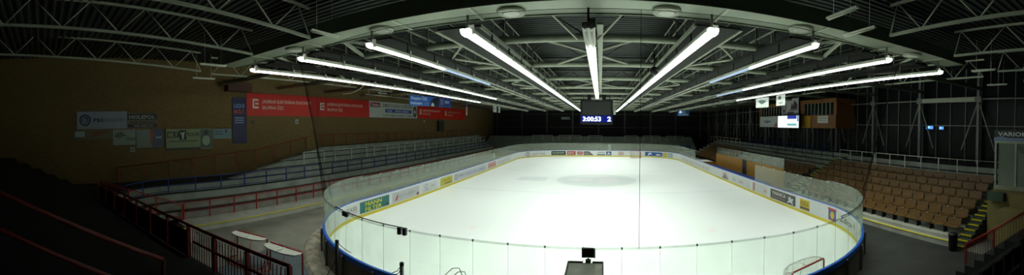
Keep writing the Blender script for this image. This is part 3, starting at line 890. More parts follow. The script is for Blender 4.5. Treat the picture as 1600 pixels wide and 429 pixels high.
# snow and concrete ledge round the near left bend, mat under the goals
b = MB()
pp = rink_path(TOT - 21, TOT - 6.5, 0.4)
b.sweep(pp, [(0.3, 0.0), (0.35, 0.05), (0.75, 0.18), (1.0, 0.14), (1.15, 0.0)])
tag(b.build('trim_ledge', M['snow']), kind='structure')
b = MB(); b.prism([(-14.2, 11.5), (-12.4, 11.7), (-9.9, 10.4), (-8.8, 8.2), (-10.5, 5.8), (-13.2, 7.2)], 0.002, 0.014)
tag(b.build('floor_mat', M['mat_blue'], loc=(-10.6, 8, 0)), 'dark bluish rubber mat on the concrete under the spare goal', 'mat')

# ================================================================== LEFT STAND
LX = 19.9
# kerb and walkway
b = MB()
b.box(-LX, -18.65, 8.2, 69, 0.0, 0.3); b.box(-25, -LX, 8.2, 70, 0.0, 0.45)
arc = [(-17.0 + r * math.cos(a), 8.2 + r * math.sin(a)) for r, a in [(1.65, PI + k * PI / 10) for k in range(6)]]
b.prism([(-17, 8.2), (-18.65, 8.2)] + arc[1:], 0.0, 0.3)
tag(b.build('trim_kerb', M['kerb']), kind='structure')
b = MB()
b.box(-18.8, -18.63, 8.2, 69, 0.3, 0.312)
b.sweep([(-17 + 1.65 * math.cos(a), 8.2 + 1.65 * math.sin(a), math.cos(a), math.sin(a)) for a in [PI + k * PI / 16 for k in range(9)]], [(-0.16, 0.3), (-0.16, 0.312), (0.02, 0.312), (0.02, 0.3)])
tag(b.build('trim_kerb_line', M['yellow_paint']), kind='structure')
# tiers, straight part and bend; upper tiers start farther along
def tier(r0, r1, z0, z1, ys, bend):
    b = MB()
    if bend: b.box(-17 - r1, -17 - r0, ys, 70, z0, z1, side=1)
    else:    # upper tiers end on a slope that climbs with them
        b.v += [(x, y, z) for z, yy in ((z0, ys), (z1, ys + 3.0)) for x, y in ((-17 - r1, yy), (-17 - r0, yy), (-17 - r0, 70), (-17 - r1, 70))]
        for w, q in enumerate(((3, 2, 1, 0), (4, 5, 6, 7), (0, 1, 5, 4), (1, 2, 6, 5), (2, 3, 7, 6), (3, 0, 4, 7))): b.face(q, 1 if w > 1 else 0)
    if bend:
        n = 8; A = [PI + k * (PI * 0.36) / n for k in range(n + 1)]
        P = [(-17 + r1 * math.cos(a), ys + r1 * math.sin(a)) for a in A] + [(-17 + r0 * math.cos(a), ys + r0 * math.sin(a)) for a in reversed(A)]
        b.prism(P, z0, z1, side=1)
    return tag(b.build('floor_tier', [M['step_concrete'], M['riser']]), kind='structure')
for k in range(1, 9):
    r0 = LX + 0.2 + 0.61 * (k - 1) - 17
    r1 = 8.0 if k > 4 else (5.6 if k == 4 else r0 + 0.61)
    z1 = 0.45 + 0.45 * k
    ys = 8.2 if k <= 4 else 10.5 + 3.0 * (k - 4)
    tier(r0, r0 + 0.61 if k < 8 else 8.0, z1 - 0.45 if k > 1 else 0.45, z1, ys, k <= 4)
    if k == 4 or k > 4:
        pass
b = MB(); b.box(-25, -22.3, -4, 25, 0.3, 2.22)
tag(b.build('floor_passage', M['asphalt']), kind='structure')
for k in range(2, 9):     # solid fill under the tiers
    b = MB(); z1 = 0.45 * k; r0 = LX + 0.2 + 0.61 * (k - 1)
    ys = 8.2 if k <= 4 else 13.6 + 3.0 * (k - 4)
    b.box(-25, -r0, ys + 0.02, 69.9, 0.1, z1 - 0.01)
    tag(b.build('floor_tier_core', M['step_concrete']), kind='structure')

def railing(name, label, cat, pts, z_base, height, mt, bars=(0.0,), post=2.0, r=0.028, group=None, pickets=None, pick_until=1e9, posts_at=None, top_r=None):
    """pts: polyline (x, y[, z]); bars: fractions below the top where lower rails run"""
    P = [Vector((p[0], p[1], p[2] if len(p) > 2 else z_base)) for p in pts]
    t = thing(name, label, cat, tuple(P[0]), group)
    for i, fr in enumerate(bars):
        b = MB(); b.path([q + Vector((0, 0, height * (1 - fr))) for q in P], (top_r or r) if i == 0 else r * 0.75, 6)
        b.build('top_rail' if i == 0 else 'lower_rail', mt, t)
    seg = [(P[i], P[i + 1], (P[i + 1] - P[i]).length) for i in range(len(P) - 1)]
    tot = sum(s_[2] for s_ in seg)
    def at(d):
        for a, c, l in seg:
            if d <= l + 1e-6: return a + (c - a) * (d / l)
            d -= l
        return P[-1]
    n = max(1, round(tot / post))
    for i in range(n + 1):
        q = at(tot * i / n); b = MB(); b.bar(q, q + Vector((0, 0, height)), r * 2, r * 2); b.build('post', mt, t)
    if pickets:
        for i in range(n):
            if tot * i / n > pick_until: break
            b = MB(); L = tot / n; m = int(L / pickets)
            for j in range(1, m):
                q = at(tot * i / n + L * j / m); b.tube(q + Vector((0, 0, 0.08)), q + Vector((0, 0, height * 0.9)), 0.011, 4)
            for zz in (0.08, height * 0.9): b.tube(at(tot * i / n) + Vector((0, 0, zz)), at(tot * (i + 1) / n) + Vector((0, 0, zz)), 0.012, 4)
            b.build('picket_panel', M['red_panel'], t)
    return t
railing('barrier_railing', 'red picket fence along the kerb of the left standing terrace', 'railing', [(-19.85, 8.5), (-19.85, 68.5)], 0.45, 1.08, M['red_rail'], (0.0, 0.55), 1.8, 0.035, pickets=0.14, pick_until=24)
bend = [(-17 + 4.45 * math.cos(a), 8.2 + 4.45 * math.sin(a)) for a in [PI + k * 0.13 for k in range(7, -1, -1)]]
railing('crush_barrier_railing', 'blue rail around the bend of the left standing terrace', 'railing', bend + [(-21.45, 21.9)], 1.8 - 0.2, 1.2, M['blue_rail'], (0.0, 0.34, 0.68), 2.0, 0.032)
railing('crush_barrier_railing', 'long blue rail on the left terrace beyond the net edge', 'railing', [(-21.45, 23.3), (-21.45, 68)], 1.6, 1.2, M['blue_rail'], (0.0, 0.34, 0.68), 2.1, 0.032)
ys = [(21.35, 23.9)] + [(25.4 + 6.5 * i, 30.5 + 6.5 * i) for i in range(7)]
for i, (a, c) in enumerate(ys):
    lb = 'short white crush rail on the left terrace just beside the net edge' if i == 0 else '%s white crush rail on the left terrace, counted from the net edge' % ORD[i]
    railing('crush_barrier_railing', lb, 'railing', [(-23.1, a), (-23.1, min(c, 69.6))], 2.7, 1.1, M['white_rail'], (0.0,), 2.5, 0.04, 'white crush rails on the left terrace')
railing('wall_handrail', 'thin red rail along the brick wall above the left terrace', 'railing', [(-24.85, 5.5, 2.25), (-24.85, 17.5, 3.05), (-24.85, 24.4, 4.1), (-24.85, 69, 4.1)], 0, 1.1, M['red_rail'], (0.0,), 2.0, 0.025)
# stair rail from the fence corner up to the end platform
railing('stair_handrail', 'dark red sloping rail from the fence corner up to the end platform', 'railing', [(-19.85, 8.4, 0.4), (-19.6, 3.25, 2.2)], 0, 1.02, M['red_rail'], (0.0, 0.85), 1.8, 0.035, pickets=0.16)

# ================================================================== NEAR END STAND (camera side)
b = MB()
front = [(-25, 2.6), (-5.3, 4.95), (5.0, 4.95), (12.4, 4.95)]
def edge(off): return [(x, y - off) for x, y in front]
for k in range(6):
    e = edge(0.02 + 0.9 * k)
    z1 = 2.2 + 0.4 * k
    b.prism(e + [(12.4, -9), (-25, -9)], 0 if k == 0 else z1 - 0.4, z1)
tag(b.build('floor_end_stand', M['asphalt']), kind='structure')
A, Bq = Vector((-19.3, 3.15, 2.2)), Vector((-5.35, 4.82, 2.2))
def al(f): return A + (Bq - A) * f
t = thing('balustrade_railing', 'dark red balustrade on the end platform, solid panels then open pickets', 'railing', tuple(A))
b = MB(); b.path([al(0) + Vector((0, 0, 1)), al(1) + Vector((0, 0, 1))], 0.045, 8); b.build('top_rail', M['red_rail'], t)
b = MB(); b.path([al(0.72) + Vector((0, 0, 0.55)), al(1) + Vector((0, 0, 0.55))], 0.035, 8); b.build('lower_rail', M['red_rail'], t)
for i in range(11):
    q = al(i / 10); b = MB(); b.bar(q, q + Vector((0, 0, 1.0)), 0.09, 0.09); b.build('post', M['red_panel'], t)
for i in range(7):
    b = MB(); p, q = al(i / 10 + 0.006), al((i + 1) / 10 - 0.006)
    b.bar(p + Vector((0, 0, 0.42)), q + Vector((0, 0, 0.42)), 0.03, 0.78); b.build('solid_panel', M['red_panel'], t)
for i in range(7, 10):
    b = MB(); p, q = al(i / 10), al((i + 1) / 10)
    for j in range(1, 11):
        w = p + (q - p) * (j / 11); b.tube(w + Vector((0, 0, 0.03)), w + Vector((0, 0, 0.92)), 0.014, 5)
    b.build('picket_panel', M['red_panel'], t)
# hand rail on the steps just left of the camera
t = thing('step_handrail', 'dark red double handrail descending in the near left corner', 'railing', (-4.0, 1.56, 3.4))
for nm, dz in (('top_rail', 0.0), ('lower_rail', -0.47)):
    b = MB(); b.tube((-4.0, 1.56, 4.43 + dz), (-4.0, -3.0, 6.56 + dz), 0.03, 8); b.build(nm, M['red_shaded'], t)
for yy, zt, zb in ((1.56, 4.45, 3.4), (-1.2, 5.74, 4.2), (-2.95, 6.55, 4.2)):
    b = MB(); b.tube((-4.0, yy, zb), (-4.0, yy, zt), 0.03, 8); b.build('post', M['red_shaded'], t)
# black seats of the end stand, right
def black_seat_parts(t, L):
    def mk(b, nm, mt):
        b.v = [(L[0] + v[0], L[1] + v[1], L[2] + v[2]) for v in b.v]; b.build(nm, mt, t)
    b = MB(); b.bar((0, -0.28, 0.44), (0, -0.36, 0.84), 0.44, 0.05); b.v = [tuple(v) for v in b.v]
    b2 = MB(); n = 6
    pts = [(-0.22 + 0.44 * i / n, -0.30 - 0.03 * math.cos(PI * (i / n - 0.5))) for i in range(n + 1)]
    b2.prism(pts + [(x, y - 0.05) for x, y in reversed(pts)], 0.42, 0.86); mk(b2, 'backrest', M['seat_black'])
    b = MB(); b.box(-0.22, 0.22, -0.3, 0.12, 0.4, 0.45, bev=0.04); mk(b, 'seat_pan', M['seat_black'])
    for sx in (-0.15, 0.15):
        b = MB(); b.bar((sx, -0.2, 0), (sx, -0.2, 0.4), 0.04, 0.04); mk(b, 'bracket', M['seat_metal'])
    b = MB(); b.box(-0.05, 0.05, -0.29, -0.27, 0.76, 0.80); mk(b, 'number_plate', M['plate'])
proto = None
for row, (yy, zz, nn, x0) in enumerate(((3.6, 2.6, 13, 5.2), (2.7, 3.0, 12, 6.1))):
    for i in range(nn):
        loc = (x0 + 0.52 * i, yy, zz)
        lb = 'black plastic seat in the near right corner, %s row, %s from its inner end' % (['front', 'second'][row], ORD[i])
        if proto is None:
            proto = thing('stadium_seat', lb, 'seat', loc, 'black seats of the end stand'); black_seat_parts(proto, loc)
        else: dup(proto, loc, lb)

# ================================================================== RIGHT STAND
RX0, TR, RZ0, RI = 16.75, 0.78, 0.47, 0.385
b = MB()
b.box(16.2, 26, 10.3, 70, 0, 0.3); b.box(16.55, 26, 10.3, 27.2, 0.3, RZ0)
tag(b.build('trim_kerb', M['kerb']), kind='structure')
b = MB(); b.box(16.18, 16.32, 10.3, 27.2, 0.3, 0.312); tag(b.build('trim_kerb_line', M['yellow_paint']), kind='structure')
b = MB(); b.prism([(5.0, 5.2), (16.2, 5.2), (16.2, 28), (14.5, 28), (14.5, 17.5), (13.2, 13.6), (9.5, 10.6), (5.0, 9.7)], 0.001, 0.006)
tag(b.build('floor_passage', M['asphalt']), kind='structure')
for k in range(1, 9):
    z1 = RZ0 + RI * k; x0 = RX0 + 0.1 + TR * k
    b = MB(); b.box(x0, 26, 10.3, 27.2, z1 - RI, z1, side=1); b.box(x0 + 1.2, 26, 28.4, 69.9, z1 - RI, z1, side=1)
    tag(b.build('floor_tier', [M['step_concrete'], M['riser']]), kind='structure')
b = MB(); b.box(17.9, 26, 28.4, 69.9, 0.3, RZ0); tag(b.build('floor_tier', M['step_concrete']), kind='structure')
# yellow edged stairs, near and between blocks
def stairs(name, y0, y1, n, lb):
    t = thing(name, lb, 'stairs', (16.4, (y0 + y1) / 2, 0))
    b = MB(); c = MB()
    for k in range(n):
        x0 = 16.25 + 0.39 * k; z1 = 0.16 + 0.193 * k
        b.box(x0, 25.5 if k == n - 1 else x0 + 0.42, y0, y1, 0, z1)
        c.box(x0 - 0.012, x0 + 0.07, y0 + 0.02, y1 - 0.02, z1 - 0.05, z1 + 0.006)
    b.build('tread', M['step_concrete'], t); c.build('nosing', M['yellow_paint'], t)
stairs('stand_stairs', 9.55, 10.28, 16, 'concrete stairs with yellow edges between the brown seats and the grey booth')
stairs('stand_stairs', 27.25, 28.35, 16, 'concrete stairs with yellow edges beyond the brown seat block')
def bench_parts(t, L):
    def mk(b, nm, mt, par=t):
        b.v = [(L[0] + v[0], L[1] + v[1], L[2] + v[2]) for v in b.v]; return b.build(nm, mt, par)
    b = MB(); n = len(b.v)
    # leaning board, front face toward -x
    b.v += [(0.02, -0.44, 0.40), (0.02, 0.44, 0.40), (0.11, 0.44, 0.82), (0.11, -0.44, 0.82), (0.05, -0.44, 0.395), (0.05, 0.44, 0.395), (0.14, 0.44, 0.815), (0.14, -0.44, 0.815)]
    for q in ((0, 1, 2, 3), (7, 6, 5, 4), (0, 4, 5, 1), (1, 5, 6, 2), (2, 6, 7, 3), (3, 7, 4, 0)): b.face(q)
    bk = mk(b, 'backrest', M['seat_wood'])
    b = MB(); b.box(0.0, 0.12, -0.035, 0.035, 0.825, 0.84); mk(b, 'number_plate', M['plate'], bk)
    b = MB(); b.box(-0.36, -0.005, -0.44, 0.44, 0.38, 0.41); mk(b, 'seat_board', M['seat_wood'])
    b = MB(); b.prism([(-0.3, 0.455), (0.06, 0.455), (0.06, 0.495), (-0.3, 0.495)], 0.0, 0.38); mk(b, 'bracket', M['seat_metal'])
bp = None
BLK = [('beside the near yellow stairs', 6, 17, 10.85, 0.0, 'from those stairs', 'brown wooden seats beside the near stairs'),
       ('behind the team bench', 4, 17, 30.0, 1.2, 'from the middle stairs', 'brown wooden seats behind the team bench'),
       ('past the team bench', 5, 16, 49.5, 1.2, 'from the bench end', 'brown wooden seats past the team bench')]
RWN = ['bottom', 'second', 'third', 'fourth', 'fifth', 'top']
for bi, (where, nr, nn, y0, dx, frm, grp) in enumerate(BLK):
    for k in range(nr):
        for i in range(nn):
            if bi == 0 and k == 0 and i > 15: continue
            loc = (RX0 + 0.5 + TR * k + dx, y0 + 0.97 * i, RZ0 + RI * k)
            lb = 'brown wooden seat %s, %s row, %s %s' % (where, RWN[k], ORD[i], frm)
            if bp is None:
                bp = thing('bench_seat', lb, 'seat', loc, grp); bench_parts(bp, loc)
            else: dup(bp, loc, lb, grp)
# white rails at the top of the seats
zt = RZ0 + RI * 7
railing('guard_railing', 'long white rail behind the brown seats, nearest the grey booth', 'railing', [(22.0, 10.4), (22.0, 22.0)], zt, 0.95, M['white_rail'], (0.0,), 1.65, 0.028, 'white rails behind the brown seats')
railing('guard_railing', 'white rail behind the brown seats, seen through the net', 'railing', [(22.0, 22.2), (22.0, 27.0)], zt, 0.95, M['white_rail'], (0.0,), 1.6, 0.028, 'white rails behind the brown seats')
railing('guard_railing', 'grey rail behind the far brown seats past the team bench', 'railing', [(22.6, 53.5), (22.6, 69.0)], zt, 1.0, M['white_rail'], (0.0,), 1.9, 0.028)
railing('guard_railing', 'dark blue rail on the unlit terrace above the team bench', 'railing', [(22.4, 28.6), (22.4, 52.0)], zt, 1.1, M['blue_rail'], (0.0, 0.5), 1.9, 0.028)
# litter bin
t = thing('litter_bin', 'black litter bin on the kerb edge at the foot of the yellow stairs', 'bin', (15.87, 9.98, 0))
b = MB(); b.lathe((15.87, 9.98, 0), [(0.19, 0), (0.22, 0.05), (0.25, 0.75), (0.25, 0.8)], 16); b.build('bin_body', M['black'], t)
b = MB(); b.lathe((15.87, 9.98, 0.8), [(0.27, 0), (0.27, 0.04), (0.2, 0.12), (0.08, 0.14)], 16); b.build('lid', M['black'], t)
# red stair railing by the booth
railing('stair_railing', 'bright red sloping handrail with thin pickets below the grey booth', 'railing', [(13.6, 7.85, 0.35), (13.1, 4.95, 2.2)], 0, 0.95, M['red_rail'], (0.0,), 1.5, 0.035, pickets=0.15, top_r=0.045)
b = MB()
for k in range(7): b.box(12.4, 14.6, 4.95 - 0.0, 8.0 - 0.42 * k, 0.31 * k, 0.31 * (k + 1))
tag(b.build('floor_stair_block', M['asphalt']), kind='structure')
# grey booth with sign over an olive wall
b = MB(); b.box(18.6, 25.5, 4.0, 9.45, 0, 2.75); b.box(17.4, 18.6, 3.0, 8.3, 0, 2.0)
tag(b.build('wall_booth_base', M['plaster']), kind='structure')
t = thing('press_booth', 'grey glazed booth on the olive wall with a dark sign on its top', 'booth', (21, 7, 2.75))
b = MB(); b.box(19.4, 24, 3.2, 9.48, 2.76, 3.0); b.box(19.4, 24, 3.2, 9.48, 5.5, 5.62); b.build('cabin_frame', M['booth_panel'], t)
for yy in (9.4, 8.1, 6.8, 5.5, 4.2):
    b = MB(); b.box(19.42, 19.54, yy - 0.06, yy + 0.06, 3.0, 5.5); b.build('mullion', M['booth_panel'], t)
b = MB(); b.box(19.47, 19.49, 4.0, 9.2, 3.0, 5.5); b.box(19.5, 23.9, 9.22, 9.24, 3.0, 5.5); b.build('pane', M['booth_glass'], t)
b = MB(); b.box(20.6, 23.9, 3.4, 9.0, 3.0, 5.5); b.build('inner_wall', M['dark_wall'], t)
p = Panel(lambda u, v, d: (19.38 - d, 9.5 - u, v))
p.slab(0, 5.62, 4.2, 6.28, 0.08, '#16181c'); p.rect(0.0, 5.62, 4.2, 5.82, '#6e7f9e'); p.poly([(0, 5.82), (0.9, 5.82), (0.5, 5.9), (0.2, 5.86)], '#6e7f9e'); p.text('VARIOKOV', 0.25, 5.93, 0.24, 2.6, '#b8bcb8')
p.build('advertising_sign', t)
b = MB(); b.box(18.25, 18.58, 8.3, 9.3, 2.3, 2.78); tag(b.build('cabinet', cm('#3c5040'), loc=(18.4, 8.9, 2.35)), 'small dark green box on the olive wall below the booth', 'box')

# team bench zone behind the right boards
t = thing('team_bench', 'orange brown plank enclosure of the team bench behind the right boards', 'bench', (16.6, 37, 0))
b = MB(); b.box(16.6, 16.72, 28.5, 37.0, 0, 2.35); b.box(16.6, 16.72, 38.3, 47.8, 0, 2.35); b.box(14.72, 16.7, 47.75, 47.85, 0, 1.2); b.build('plank_wall', M['bench_wood'], t)
b = MB(); b.box(16.62, 16.7, 37.0, 38.3, 0, 2.3); b.build('doorway', M['frame_dark'], t)
b = MB(); b.box(15.7, 16.3, 30.5, 47.5, 0.75, 0.82); b.box(14.72, 16.6, 29.5, 47.7, 0.25, 0.3); b.build('seat', M['blue_plastic'], t)
for yy in range(31, 48, 2):
    b = MB(); b.box(15.8, 16.2, yy - 0.04, yy + 0.04, 0.3, 0.75); b.build('leg', M['blue_plastic'], t)
for i in range(8):
    ya = 28.5 + 2.4 * i
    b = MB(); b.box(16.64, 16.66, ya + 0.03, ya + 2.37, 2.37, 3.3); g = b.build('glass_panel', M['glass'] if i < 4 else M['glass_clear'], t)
    b = MB(); b.box(16.63, 16.68, ya - 0.02, ya + 0.02, 2.35, 3.3); b.build('joint_strip', M['joint'], g)
t = thing('scorekeeper_table', 'long white table at the far end of the team bench', 'table', (15.6, 50, 0))
b = MB(); b.box(14.8, 16.6, 48.6, 52.2, 1.0, 1.06); b.build('table_top', M['goal_white'], t)
for xx, yy in ((14.9, 48.8), (14.9, 52.0), (16.5, 48.8), (16.5, 52.0)):
    b = MB(); b.box(xx - 0.04, xx + 0.04, yy - 0.04, yy + 0.04, 0, 1.0); b.build('leg', M['goal_white'], t)
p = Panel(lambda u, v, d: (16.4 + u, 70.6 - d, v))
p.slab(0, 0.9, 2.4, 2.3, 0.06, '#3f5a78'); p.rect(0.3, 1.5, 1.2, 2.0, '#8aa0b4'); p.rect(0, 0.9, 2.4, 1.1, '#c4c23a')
tag(p.build('advertising_sign', loc=(17.6, 70.6, 0)), 'small board painted as a blue reflection, with a yellow foot, beyond the far boards corner', 'sign')  # blue reflection of the glass corner put into a board's colour

# commentary box on the right facade
t = thing('commentary_box', 'brown wooden commentary box with a strip of windows above the right stand', 'cabin', (24.5, 38, 6.1))
b = MB(); b.box(23.2, 25.9, 29.3, 47.6, 6.15, 7.6); b.box(23.2, 25.9, 29.3, 47.6, 8.95, 9.35); b.box(23.4, 25.9, 29.5, 47.4, 7.6, 8.95)
for yy in (29.45, 35.9, 40.6, 47.4): b.box(23.2, 23.5, yy - 0.25, yy + 0.25, 7.6, 8.95)
b.build('cabin_wall', M['brown_wood'], t)
for ya, yb, n in ((29.75, 35.6, 8), (41.0, 47.1, 8)):
    for i in range(n):
        y0 = ya + (yb - ya) * i / n; y1 = ya + (yb - ya) * (i + 1) / n
        b = MB(); b.box(23.36, 23.4, y0 + 0.04, y1 - 0.04, 7.62, 8.92); o = b.build('window', M['dark_glass'], t)
        b = MB(); b.box(23.3, 23.4, y1 - 0.045, y1 + 0.045, 7.6, 8.95); b.build('window_post', M['booth_panel'], o)
b = MB(); b.box(23.16, 23.2, 34.0, 35.9, 6.2, 7.55); b.build('ochre_panel', M['ochre'], t)
for yy in (30.5, 34, 40, 46):
    b = MB(); b.bar((23.6, yy, 6.15), (23.6, yy, 3.6), 0.12, 0.12); b.build('support_post', M['steel_dark'], t)
mp = lambda u0, X: (lambda u, v, d: (X - d, u0 - u, v))
p = Panel(mp(32.56, 23.15)); p.slab(0, 6.72, 1.95, 7.5, 0.03, '#c6cabc'); p.rect(0.2, 7.2, 1.7, 7.3, '#8d948a'); p.rect(0.2, 6.95, 1.7, 7.05, '#a4aa9e')
tag(p.build('notice_sign', loc=(23.1, 31.6, 6.72)), 'small white notice under the commentary box windows', 'sign')
p = Panel(mp(40.46, 22.95)); p.slab(0, 7.66, 4.15, 9.75, 0.03, '#b4bab4'); p.ell(0.7, 8.75, 0.5, 0.72, '#4a3a3c'); p.ell(0.7, 8.75, 0.3, 0.42, '#a8aaa8'); p.rect(1.9, 8.25, 3.9, 8.35, '#7a4440', ); p.poly([(2.3, 8.4), (2.6, 9.3), (2.9, 8.8), (3.2, 9.5), (3.9, 9.0), (3.9, 8.4)], '#4a3440'); p.rect(1.6, 7.85, 3.2, 8.1, '#5c5258')
tag(p.build('hanging_banner', loc=(22.95, 38.4, 7.6)), 'pale banner with dark emblems above the bright screen', 'banner')
p = Panel(mp(46.1, 22.6)); p.slab(0, 6.2, 5.4, 7.62, 0.03, '#b6bcb8'); p.rect(1.2, 6.85, 3.3, 7.05, '#5c6680'); p.poly([(1.9, 6.7), (2.3, 7.25), (2.7, 6.7)], '#6c7488'); p.poly([(4.2, 6.3), (4.9, 6.9), (5.3, 6.3)], '#a8605c')
tag(p.build('hanging_banner', loc=(22.6, 43.4, 6.2)), 'pale banner with a blue emblem left of the bright screen', 'banner')
M['tv_white'] = emit('tv_white', (0.85, 0.97, 1.0), 1.9); M['tv_blue'] = emit('tv_blue', (0.05, 0.08, 0.5), 1.0); M['tv_cyan'] = emit('tv_cyan', (0.25, 0.75, 0.7), 1.0); M['tv_edge'] = emit('tv_edge', (0.02, 0.12, 0.7), 0.8)
t = thing('hanging_screen', 'bright white video screen below the commentary box', 'screen', (22.4, 37.7, 6.1))
b = MB(); b.box(22.3, 22.55, 35.0, 40.35, 6.05, 7.7); b.build('screen_case', M['black'], t)
p = Panel(mp(40.2, 22.29)); p.rect(0, 6.15, 5.05, 7.6, 'tv_white'); p.rect(2.4, 7.2, 4.6, 7.6, 'tv_blue'); p.rect(2.4, 6.4, 4.6, 6.65, 'tv_cyan'); p.rect(4.75, 6.9, 5.0, 7.6, 'tv_edge'); p.build('screen_image', t)
for yy in (36, 39):
    b = MB(); b.box(22.55, 23.15, yy, yy + 0.2, 6.5, 6.7); b.build('bracket', M['steel_dark'], t)
# blue lit panels glowing behind the dark glazing
M['lit_blue'] = emit('lit_blue', (0.10, 0.35, 1.0), 1.2); M['lit_pale'] = emit('lit_pale', (0.4, 0.75, 1.0), 1.3)
for y0, y1, z0, z1, lb in ((19.54, 18.75, 6.27, 6.55, 'larger blue lit display on the dark right glazing'), (18.1, 17.62, 6.25, 6.5, 'smaller blue lit display on the dark right glazing')):
    t = thing('wall_mounted_display', lb, 'display', (25.85, (y0 + y1) / 2, z0))
    b = MB(); b.box(25.8, 25.88, y1 - 0.04, y0 + 0.04, z0 - 0.04, z1 + 0.04); b.build('case', M['black'], t)
    p = Panel(lambda u, v, d, y0=y0: (25.795 - d, y0 - u, v)); p.rect(0, z0, y0 - y1, z1, 'lit_blue'); p.rect(0.08, z0 + 0.08, (y0 - y1) * 0.55, z1 - 0.06, 'lit_pale'); p.build('lit_face', t)
# pennants hung from the outer right row of lights
for y0, y1, kind, lb in ((30.2, 27.6, 0, 'larger white flag hanging under the outer right light row'), (26.2, 24.7, 1, 'smaller white flag hanging under the outer right light row')):
    p = Panel(lambda u, v, d, y0=y0: (14.5 - d, y0 - u, v + 0.04 * math.sin(u * 2)))
    w = y0 - y1
    p.slab(0, 7.95, w, 8.82, 0.01, '#c9d0c8')
    if kind == 0: p.poly([(0.4, 8.5), (1.2, 8.6), (2.2, 8.52), (1.7, 8.3), (1.2, 8.2), (0.8, 8.32)], '#5d6a70')
    else: p.poly([(0.3, 8.6), (0.6, 8.75), (0.9, 8.55), (0.7, 8.4), (0.4, 8.45)], '#3f4448'); p.rect(0.4, 8.1, 1.1, 8.18, '#7a8284')
    tag(p.build('hanging_flag', loc=(14.5, (y0 + y1) / 2, 7.95)), lb, 'flag')

# ================================================================== LEFT WALL BANNERS
lw = lambda y0, X=-24.94: (lambda u, v, d: (X + d, y0 + u, v))
def cez(name_label, y0, y1, logos):
    p = Panel(lw(y0)); p.slab(0, 7.08, y1 - y0, 9.02, 0.03, '#c01c04')
    for yl, sc in logos:
        u = yl - y0; h = 0.82 * sc
        for q in ((0, 7.72, 0.16, 7.72 + h), (0, 7.72, 0.62, 7.72 + 0.17), (0, 7.72 + h - 0.17, 0.62, 7.72 + h), (0.25, 7.72 + h / 2 - 0.08, 0.62, 7.72 + h / 2 + 0.08)): p.rect(u + q[0], q[1], u + q[2], q[3], '#d8c8b8')
        p.text('JADERN\u00c1 ELEKTR\u00c1RNA DUKOVANY', u + 1.0, 8.2, 0.3, 5.9, '#d6b8a8', 0.6)
        p.text('SKUPINA \u010cEZ', u + 1.0, 7.66, 0.3, 2.4, '#d6b8a8', 0.6)
    tag(p.build('advertising_sign', loc=(-24.94, y0, 7.08)), name_label, 'banner', 'red energy company banners on the brick wall')
cez('red banner with white lettering beside the tall dark blue banner', 16.55, 24.9, [(17.16, 1.0)])
cez('red banner with white lettering between the net edge and the white banner', 24.95, 33.4, [(25.3, 0.9)])
cez('red banner with two white emblems beyond the long white banner', 44.95, 63.4, [(45.6, 0.9), (54.3, 0.9)])
p = Panel(lw(33.45)); p.slab(0, 7.1, 11.4, 9.05, 0.03, '#b4bab4'); p.rect(0.2, 8.35, 2.2, 8.9, '#8a2a34'); p.text('Teleko', 0.4, 8.5, 0.26, 1.6, '#d8d4d0')
p.text('ZIMN\u00cd STADION HO\u0158OVICE', 2.7, 8.42, 0.42, 7.4, '#4a5850', 0.6); p.rect(3.3, 7.75, 9.8, 8.2, '#28408c'); p.text('ICE', 3.8, 7.85, 0.24, 1.0, '#c0c8dc'); p.text('SPORT ARENA', 5.6, 7.85, 0.24, 3.4, '#c0c8dc'); p.text('VLASTIMIL BUBN\u00cdK T\u0158EB\u00cd\u010c', 2.7, 7.25, 0.26, 7.6, '#5c6660', 0.6)
p.ell(10.7, 8.0, 0.5, 0.78, '#22262a'); p.poly([(10.7, 8.5), (10.82, 8.1), (11.05, 8.0), (10.8, 7.9), (10.7, 7.5), (10.6, 7.9), (10.35, 8.0), (10.6, 8.1)], '#c8ccc8')
tag(p.build('advertising_sign', loc=(-24.94, 33.45, 7.1)), 'long white banner with blue bar and dark emblem on the brick wall', 'banner')
p = Panel(lw(15.14)); p.slab(0, 4.75, 1.39, 8.6, 0.03, '#0e1742'); p.text('LIQUI', 0.15, 7.75, 0.34, 1.0, '#6a86c0'); p.text('MOLY', 0.15, 7.25, 0.34, 1.0, '#b04a34')
for k in range(3): p.rect(0.2, 6.85 - 0.2 * k, 1.1, 6.95 - 0.2 * k, '#7c8ab4')
tag(p.build('advertising_sign', loc=(-24.94, 15.14, 4.75)), 'tall dark blue banner with red and blue lettering on the brick wall', 'banner')
p = Panel(lw(2.55)); p.slab(0, 6.16, 3.68, 7.42, 0.03, '#878f97'); p.ell(0.6, 6.8, 0.42, 0.42, '#23284c'); p.ring(0.6, 6.8, 0.32, 0.32, 0.06, '#878f97'); p.text('B', 0.42, 6.62, 0.36, 0.36, '#878f97'); p.text('PBS', 1.2, 6.66, 0.28, 0.75, '#23284c'); p.text('INDUSTRY', 2.0, 6.66, 0.28, 1.55, '#4a5672', 0.4)  # near banners' print colours darkened, putting the wall's light falloff into them
tag(p.build('advertising_sign', loc=(-24.94, 2.5, 6.18)), 'pale banner with a round dark emblem on the dark part of the brick wall', 'banner', )
p = Panel(lw(6.26)); p.slab(0, 6.16, 2.25, 7.32, 0.03, '#58523c'); p.rect(0.03, 6.78, 2.27, 7.22, '#1c1c1c'); p.text('HOLEPOL', 0.15, 6.86, 0.27, 2.0, '#8c8c84'); p.text('www.holepol.cz', 0.15, 6.55, 0.16, 2.0, '#26241e'); p.rect(0.03, 6.23, 2.27, 6.47, '#201f1c'); p.text('602 558 721', 0.5, 6.28, 0.13, 1.5, '#8c8c84')
tag(p.build('advertising_sign', loc=(-24.94, 6.3, 6.2)), 'dark sign with grey block lettering beside the round emblem banner', 'banner')
